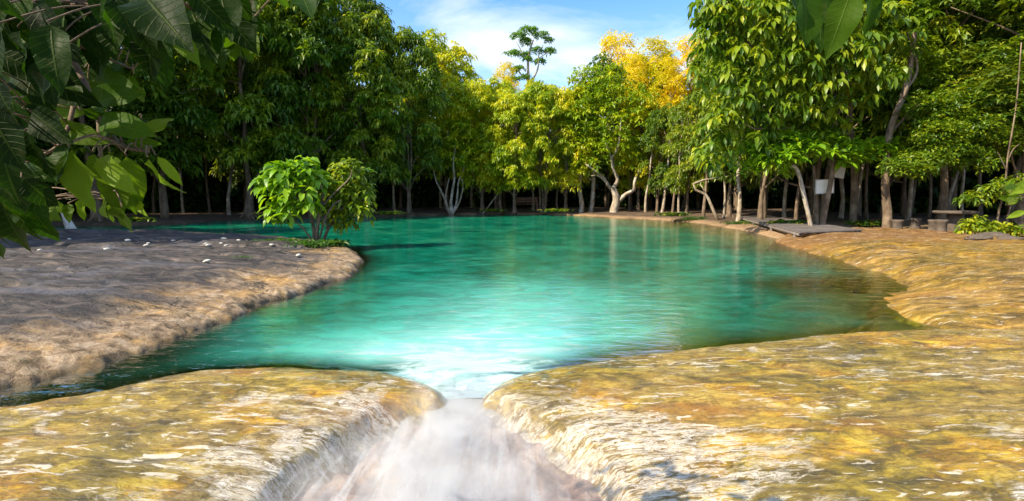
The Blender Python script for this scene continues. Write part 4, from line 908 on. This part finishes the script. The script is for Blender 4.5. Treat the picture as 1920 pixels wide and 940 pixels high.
LV = [ # x0,y0,x1,y1,depth,width,tint
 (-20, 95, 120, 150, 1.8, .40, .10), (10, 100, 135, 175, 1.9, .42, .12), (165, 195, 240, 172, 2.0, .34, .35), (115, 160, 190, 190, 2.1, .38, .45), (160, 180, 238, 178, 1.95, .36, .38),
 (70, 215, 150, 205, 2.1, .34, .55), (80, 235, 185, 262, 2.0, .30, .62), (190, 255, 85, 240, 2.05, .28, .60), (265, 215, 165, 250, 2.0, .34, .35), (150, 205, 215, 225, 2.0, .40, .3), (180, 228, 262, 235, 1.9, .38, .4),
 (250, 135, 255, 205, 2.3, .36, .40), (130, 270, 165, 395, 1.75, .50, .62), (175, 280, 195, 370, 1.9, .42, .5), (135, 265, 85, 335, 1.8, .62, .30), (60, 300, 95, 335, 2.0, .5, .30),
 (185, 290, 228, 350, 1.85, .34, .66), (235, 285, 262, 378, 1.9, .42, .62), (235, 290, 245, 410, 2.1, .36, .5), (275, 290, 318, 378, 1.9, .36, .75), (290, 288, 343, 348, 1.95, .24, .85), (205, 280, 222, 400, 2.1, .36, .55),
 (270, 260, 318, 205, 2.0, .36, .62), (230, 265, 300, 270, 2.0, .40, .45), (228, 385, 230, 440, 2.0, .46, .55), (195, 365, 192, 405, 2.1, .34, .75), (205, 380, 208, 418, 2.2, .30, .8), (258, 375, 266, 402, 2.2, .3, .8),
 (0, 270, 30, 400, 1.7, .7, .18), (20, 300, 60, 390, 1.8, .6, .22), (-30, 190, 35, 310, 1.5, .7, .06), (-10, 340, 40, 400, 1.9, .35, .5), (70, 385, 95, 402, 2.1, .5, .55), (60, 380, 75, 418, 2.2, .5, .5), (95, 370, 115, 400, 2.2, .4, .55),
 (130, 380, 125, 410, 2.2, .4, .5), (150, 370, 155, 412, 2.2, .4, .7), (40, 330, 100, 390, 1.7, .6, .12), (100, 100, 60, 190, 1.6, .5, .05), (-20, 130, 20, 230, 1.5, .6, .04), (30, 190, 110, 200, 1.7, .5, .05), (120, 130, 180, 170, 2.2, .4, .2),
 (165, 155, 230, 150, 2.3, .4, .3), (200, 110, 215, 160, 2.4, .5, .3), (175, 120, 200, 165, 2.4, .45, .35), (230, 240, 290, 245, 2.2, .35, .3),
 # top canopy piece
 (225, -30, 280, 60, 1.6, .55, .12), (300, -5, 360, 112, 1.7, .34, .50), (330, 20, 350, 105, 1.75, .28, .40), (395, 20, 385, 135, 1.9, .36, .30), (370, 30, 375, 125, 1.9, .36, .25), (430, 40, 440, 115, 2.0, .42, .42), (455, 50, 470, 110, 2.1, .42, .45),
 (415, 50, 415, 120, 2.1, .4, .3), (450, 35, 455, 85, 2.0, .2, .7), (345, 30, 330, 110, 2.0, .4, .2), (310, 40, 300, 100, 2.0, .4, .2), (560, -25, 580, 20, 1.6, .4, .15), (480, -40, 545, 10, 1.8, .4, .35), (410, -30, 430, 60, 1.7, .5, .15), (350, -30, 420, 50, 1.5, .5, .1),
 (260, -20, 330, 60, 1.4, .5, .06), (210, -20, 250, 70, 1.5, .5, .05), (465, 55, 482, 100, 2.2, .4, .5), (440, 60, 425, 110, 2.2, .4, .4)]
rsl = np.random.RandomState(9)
for i in range(120):      # mass at the left edge and top, shade painted in by low tint
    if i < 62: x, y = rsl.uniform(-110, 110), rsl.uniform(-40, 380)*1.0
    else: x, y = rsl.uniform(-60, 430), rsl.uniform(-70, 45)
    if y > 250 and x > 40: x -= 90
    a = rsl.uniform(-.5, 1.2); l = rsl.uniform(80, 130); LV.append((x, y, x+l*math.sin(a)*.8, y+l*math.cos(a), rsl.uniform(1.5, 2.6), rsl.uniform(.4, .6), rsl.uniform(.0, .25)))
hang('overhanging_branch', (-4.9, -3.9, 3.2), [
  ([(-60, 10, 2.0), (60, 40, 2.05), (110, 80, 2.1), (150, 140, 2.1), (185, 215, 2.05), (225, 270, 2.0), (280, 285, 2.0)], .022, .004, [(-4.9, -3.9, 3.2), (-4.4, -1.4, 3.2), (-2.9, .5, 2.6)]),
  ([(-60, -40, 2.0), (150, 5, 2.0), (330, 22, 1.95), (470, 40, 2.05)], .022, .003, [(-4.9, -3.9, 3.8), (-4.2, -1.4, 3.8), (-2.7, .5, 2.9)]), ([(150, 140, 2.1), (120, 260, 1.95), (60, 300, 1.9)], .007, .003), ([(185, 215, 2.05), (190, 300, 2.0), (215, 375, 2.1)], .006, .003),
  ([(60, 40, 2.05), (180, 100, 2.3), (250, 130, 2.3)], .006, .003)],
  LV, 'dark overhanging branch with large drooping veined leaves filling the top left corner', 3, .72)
LR = [(1500, -40, 1530, 70, 1.25, .5, .28), (1535, -30, 1545, 85, 1.3, .34, .25), (1600, -30, 1560, 96, 1.2, .42, .45), (1570, -40, 1590, 60, 1.3, .4, .30), (1640, -30, 1625, 62, 1.3, .42, .30), (1610, -60, 1650, 30, 1.4, .4, .25), (1480, -60, 1500, 20, 1.4, .4, .2)]
hang('overhanging_branch', tuple(atd(1560, -120, 1.3)), [([(1750, -200, 1.4), (1640, -110, 1.35), (1560, -60, 1.3), (1490, -50, 1.3)], .028, .004, [(5.2, -3.8, 3.4), (4.3, -1.4, 3.6), (2.6, .6, 2.9)])], LR, 'short branch tip with three large veined leaves hanging from the top edge right of centre', 5)
LQ = [(1880, 350, 1905, 345, 4.0, .5, .85), (1895, 362, 1925, 352, 4.0, .5, .9), (1890, 385, 1900, 370, 4.1, .5, .7), (1925, 395, 1890, 408, 4.0, .38, .95), (1930, 340, 1905, 362, 4.1, .5, .9), (1940, 380, 1960, 360, 4.0, .5, .8), (1915, 370, 1878, 372, 4.2, .4, .6)]
hang('leafy_sprig', tuple(atd(1990, 420, 4.0)), [([(2040, 470, 4.0), (1975, 400, 4.0), (1930, 372, 4.0), (1885, 355, 4.05)], .016, .004, [(4.95, 3.7, -.1), (4.85, 3.9, .6)]), ([(1975, 400, 4.0), (1930, 402, 4.0)], .005, .002)], LQ, 'sprig of bright small leaves reaching in from the right edge', 6)

# ------------------------------------------------------------------ deck
def deck():
    A = at(1395, 408, .42); o = empty('wooden_deck', (10.6, 23.5, 0)); tag(o, 'low weathered plank deck running back from the signboards to the shore', 'deck')
    # quad corners on z=.42
    z = .36; c = [at(1385, 406, z), at(1440, 404, z), at(1618, 431, z), at(1500, 436, z)]
    c = [np.array([p[0], p[1]]) for p in c]; m = MB(); n = 46
    for i in range(n):
        t0, t1 = i/n, (i+.86)/n
        a0 = c[0]*(1-t0)+c[3]*t0; b0 = c[1]*(1-t0)+c[2]*t0; a1 = c[0]*(1-t1)+c[3]*t1; b1 = c[1]*(1-t1)+c[2]*t1; dz = .006*((i*37) % 5-2)*.5
        V = [[*a0, z+dz], [*b0, z+dz], [*b1, z+dz], [*a1, z+dz]]; V += [[p[0], p[1], z-.035+dz] for p in V]
        m.add(V, [(0, 1, 2, 3), (7, 6, 5, 4), (0, 4, 5, 1), (1, 5, 6, 2), (2, 6, 7, 3), (3, 7, 4, 0)])
    b = link('planks', m.mesh('planks', False), M_wood, o); b.location = (-10.6, -23.5, 0)
    for (p, q) in ((c[0], c[3]), (c[1], c[2])):
        m = MB(); ins = (c[0]+c[1]+c[2]+c[3])/4; p = p*.97+ins*.03; q = q*.97+ins*.03
        m.tube([[*p, z-.09], [*((p+q)/2), z-.09], [*q, z-.09]], [.055, .055, .055], 6); k_ = link('beam', m.mesh('beam'), M_wood, o); k_.location = (-10.6, -23.5, 0)
        for t in (.03, .35, .66, .96):
            x = p*(1-t)+q*t; m = MB(); m.tube([[*x, -.35], [*x, 0], [*x, z-.06]], [.07, .065, .06], 8, .1); k_ = link('post', m.mesh('post'), M_wood, o); k_.location = (-10.6, -23.5, 0)
deck()

# bench under the far trees
def bench(px, Yd):
    b = ((px-960)/960*Yd, Yd, .30); o = empty('wooden_bench', b, .1); tag(o, 'small reddish wooden bench with slatted back in the shade of the far bank', 'bench')
    s = MB()
    for i in range(3): s.box((0, -.12+i*.14, .46), (1.9, .12, .04), bev=.008)
    link('seat', s.mesh('seat', False), M_woodr, o); s = MB()
    for i in range(3): s.box((0, .24, .64+i*.14), (1.9, .03, .09), bev=.008)
    link('backrest', s.mesh('backrest', False), M_woodr, o)
    for x in (-.85, .85):
        for y, h in ((-.14, .44), (.22, 1.0)): link('leg', MB().box((x, y, h/2-.05), (.07, .06, h+.1), bev=.008).mesh('leg', False), M_woodr, o)
bench(986, 38.6)

cmb, B_ = crown('crown', 901, 3.0, 7.0, 2.6, 380, L=.30, k=6, nb=26, prof='round', mat=M_leafd, detail=True)
make_tree('broadleaf_tree', cmb, trunk('trunk', 902, 5.6, B_, .2, 1, M_bark), (-5.0, -4.2, .1), 0, (1, 1, 1), 'tree standing left of the camera that carries the overhanging branch', 'trees beside the slab')
make_tree('broadleaf_tree', cmb, trunk('trunk', 903, 5.6, B_, .2, 1, M_bark), (5.3, -4.0, .05), 2.0, (1, 1, 1), 'tree standing right of the camera that carries the short branch tip', 'trees beside the camera')
# stone stools under the right canopy
def lathe(prof, k=20, jit=.0, seed=0):
    rs = np.random.RandomState(seed); n = len(prof); V = []; F = []
    ph = rs.rand(3)*6
    for r, z in prof:
        for j in range(k):
            a = j/k*2*math.pi; q = r*(1+jit*(math.sin(a*2+ph[0])+.6*math.sin(a*3+ph[1]+z*4))); V.append((math.cos(a)*q, math.sin(a)*q, z))
    V.append((0, 0, prof[-1][1])); F3 = [((n-1)*k+j, (n-1)*k+(j+1) % k, n*k) for j in range(k)]
    for i in range(n-1):
        for j in range(k): F.append((i*k+j, i*k+(j+1) % k, (i+1)*k+(j+1) % k, (i+1)*k+j))
    return MB().add(V, F, F3)
st_me = lathe([(.19, -.1), (.185, .1), (.17, .22), (.19, .36), (.215, .40), (.215, .45), (.20, .465)], 22, .02).mesh('stool'); st_me.materials.append(M_stoned)
for i, (px, py, lab) in enumerate([(1682, 432, 'round stone stool nearest the deck'), (1750, 434, 'round stone stool left of the stone table'), (1764, 436, 'round stone stool close against its left neighbour'), (1716, 428, 'round stone stool in the shade behind the others')]):
    p = at(px, py, .28); o = link('stone_stool', st_me, loc=p); o.rotation_euler[2] = i*1.3; o.scale = (.85, .85, .8+.06*(i % 3)); tag(o, lab, 'stool', 'stone stools under the trees')
t = empty('stone_table', at(1788, 433, .28)); tag(t, 'heavy round stone table beside the stone stools', 'table')
link('pedestal', lathe([(.26, -.1), (.24, .1), (.2, .35), (.24, .60)], 22, .02, 1).mesh('pedestal'), M_stoned, t)
link('table_top', lathe([(.02, .60), (.60, .60), (.63, .63), (.63, .68), (.60, .70)], 28, .01, 2).mesh('table_top'), M_stoned, t)

# low bushes under the edge of the canopy
for i, (px, py) in enumerate([(255, 418), (520, 409), (730, 405), (925, 400), (1040, 400), (1262, 408), (1470, 424), (1640, 426), (1855, 430)]):
    near = ('left of the root flared trunk', 'left of the many stemmed tree', 'left of the twisted tree', 'left of the deck', 'right of the deck')[int(np.searchsorted([470, 845, 1150, 1400], px))]
    tuft('low_bush', px, py-3, .30, 110, .45, .42, M_leafd, 'low leafy bush on the shaded bank '+near, 'bush', 70+i, 'low bushes along the bank', arc=.7, wd=.34)
# boulder, white post seen behind the left branch
def rock(name, loc, s, seed, mat, label=None, group=None, cat='stone', sub=3):
    import bmesh
    bm = bmesh.new(); bmesh.ops.create_icosphere(bm, subdivisions=sub, radius=1)
    V = np.array([v.co[:] for v in bm.verts]); n = fbm(V[:, 0]*1.3+seed, V[:, 1]*1.3+V[:, 2]*1.9, 4, 1.1, seed)
    for v, k_ in zip(bm.verts, n): v.co = v.co*(1+.55*k_)
    me = bpy.data.meshes.new(name); bm.to_mesh(me); bm.free(); me.polygons.foreach_set('use_smooth', [True]*len(me.polygons)); me.materials.append(mat)
    o = link(name, me, loc=loc); o.scale = s; o.rotation_euler[2] = seed
    if label: tag(o, label, cat, group)
    return o
rock('boulder', at(8, 428, .4)+[0, 0, .05], (.45, .4, .5), 3, M_stone, 'rounded pale boulder on the back of the grey slab at the left edge', None, 'boulder')
m = MB(); m.tube([at(135, 432, .3), atd(125, 412, 19), atd(112, 385, 19)], [.16, .12, .06], 8, .15)
tag(link('broken_stump', m.mesh('stump'), M_stone), 'pale broken leaning stump behind the overhanging leaves', 'stump')

# loose stones and fallen leaves on the slab
def zslab(x, y):
    X, Y = np.array([[x]]), np.array([[y]]); d = sdist(SLAB, X, Y)[0, 0]; return .17+.26*(1-math.exp(-max(d, 0)/2.3))-.02
rs = np.random.RandomState(21); rv = []
for i in range(4):
    o = rock('loose_stone', (0, 0, -50), (1, 1, 1), 30+i, M_stone, sub=2); rv.append(o.data); bpy.data.objects.remove(o)
spots = [(462, 452), (420, 449), (415, 457), (425, 461), (275, 461), (278, 457), (325, 452), (345, 448), (447, 452), (390, 461), (387, 458), (186, 443), (500, 458), (510, 460), (75, 470), (60, 474), (200, 468), (388, 491), (560, 480), (30, 447), (130, 449), (76, 565), (240, 452)]
for i, (px, py) in enumerate(spots):
    p = at(px, py, .42); p = at(px, py, zslab(p[0], p[1])); s = .03+.03*rs.rand()*(1 if i > 5 else 1.4)
    o = link('loose_stone', rv[i % 4], loc=(p[0], p[1], p[2]+s*.2)); o.scale = (s*1.4, s, s*.6); o.rotation_euler[2] = rs.rand()*6
    tag(o, 'pale loose stone '+('beside the ferns on the slab tip' if px > 490 else 'left of the ferns on the slab' if px > 400 else 'in the middle of the slab' if px > 240 else 'at the left end of the slab'), 'stone', 'loose stones on the slab')

# litter heap by the right edge and low plants
for i, (px, py, s, lab) in enumerate([(1835, 447, .28, 'flat pinkish stone left in the litter heap'), (1862, 444, .35, 'largest flat stone in the litter heap at the right'), (1895, 448, .22, 'small stone right in the litter heap')]):
    p = at(px, py, .3); rock('flat_stone', p, (s*1.5, s, s*.4), 60+i, M_stoned, lab, 'stones in the litter heap')
hero('low_plant', (1835, 436), [([(1835, 445), (1833, 430), (1828, 418)], .012, .006)], [(1815, 425, 0, .22), (1840, 420, 0, .24), (1830, 432, 0, .22), (1860, 430, 0, .22), (1885, 432, .2, .25), (1905, 440, .1, .22)], 16.3, M_bark, M_leaf, 'low green plant sprouting from the litter heap by the right edge', 90, L=.20, seed=511, cat='plant', detail=True, tb=.2)

# far bank undergrowth and roots at the water edge
hero('root_clump', (1410, 430), [([(1408, 436), (1420, 428), (1440, 432)], .06, .03), ([(1452, 446), (1475, 440), (1510, 440), (1530, 438)], .05, .06), ([(1460, 450), (1490, 448), (1525, 442)], .03, .05)], None, 20.3, M_bark, M_leaf, 'tangle of brown roots spreading from the signboard trees to the water', cat='roots')
rs = np.random.RandomState(5)
for i, (px, py, lab) in enumerate([(1385, 421, 'low mossy bush on the shore before the deck'), (1300, 412, 'small green seedling left of the deck on the shore'), (1440, 424, 'tuft of weeds against the deck posts')]):
    tuft('shore_plant', px, py, .12, 150, .45, .35, M_grass, lab, 'plant', 40+i, 'plants on the shore by the deck')

# every repeat says which one it is, counted from the left of its neighbours
ORDS = ['leftmost', 'second from left', 'third from left', 'fourth from left', 'fifth from left', 'sixth from left', 'seventh from left', 'eighth from left', 'ninth from left', 'tenth from left']
byl = {}
for o in col.objects:
    if o.parent is None and 'label' in o and o.get('group'): byl.setdefault(o['label'], []).append(o)
for lab, L_ in byl.items():
    if len(L_) < 2: continue
    L_.sort(key=lambda o: o.location.x/max(o.location.y, .1))
    for i, o in enumerate(L_): o['label'] = lab+', '+ORDS[min(i, 9)]
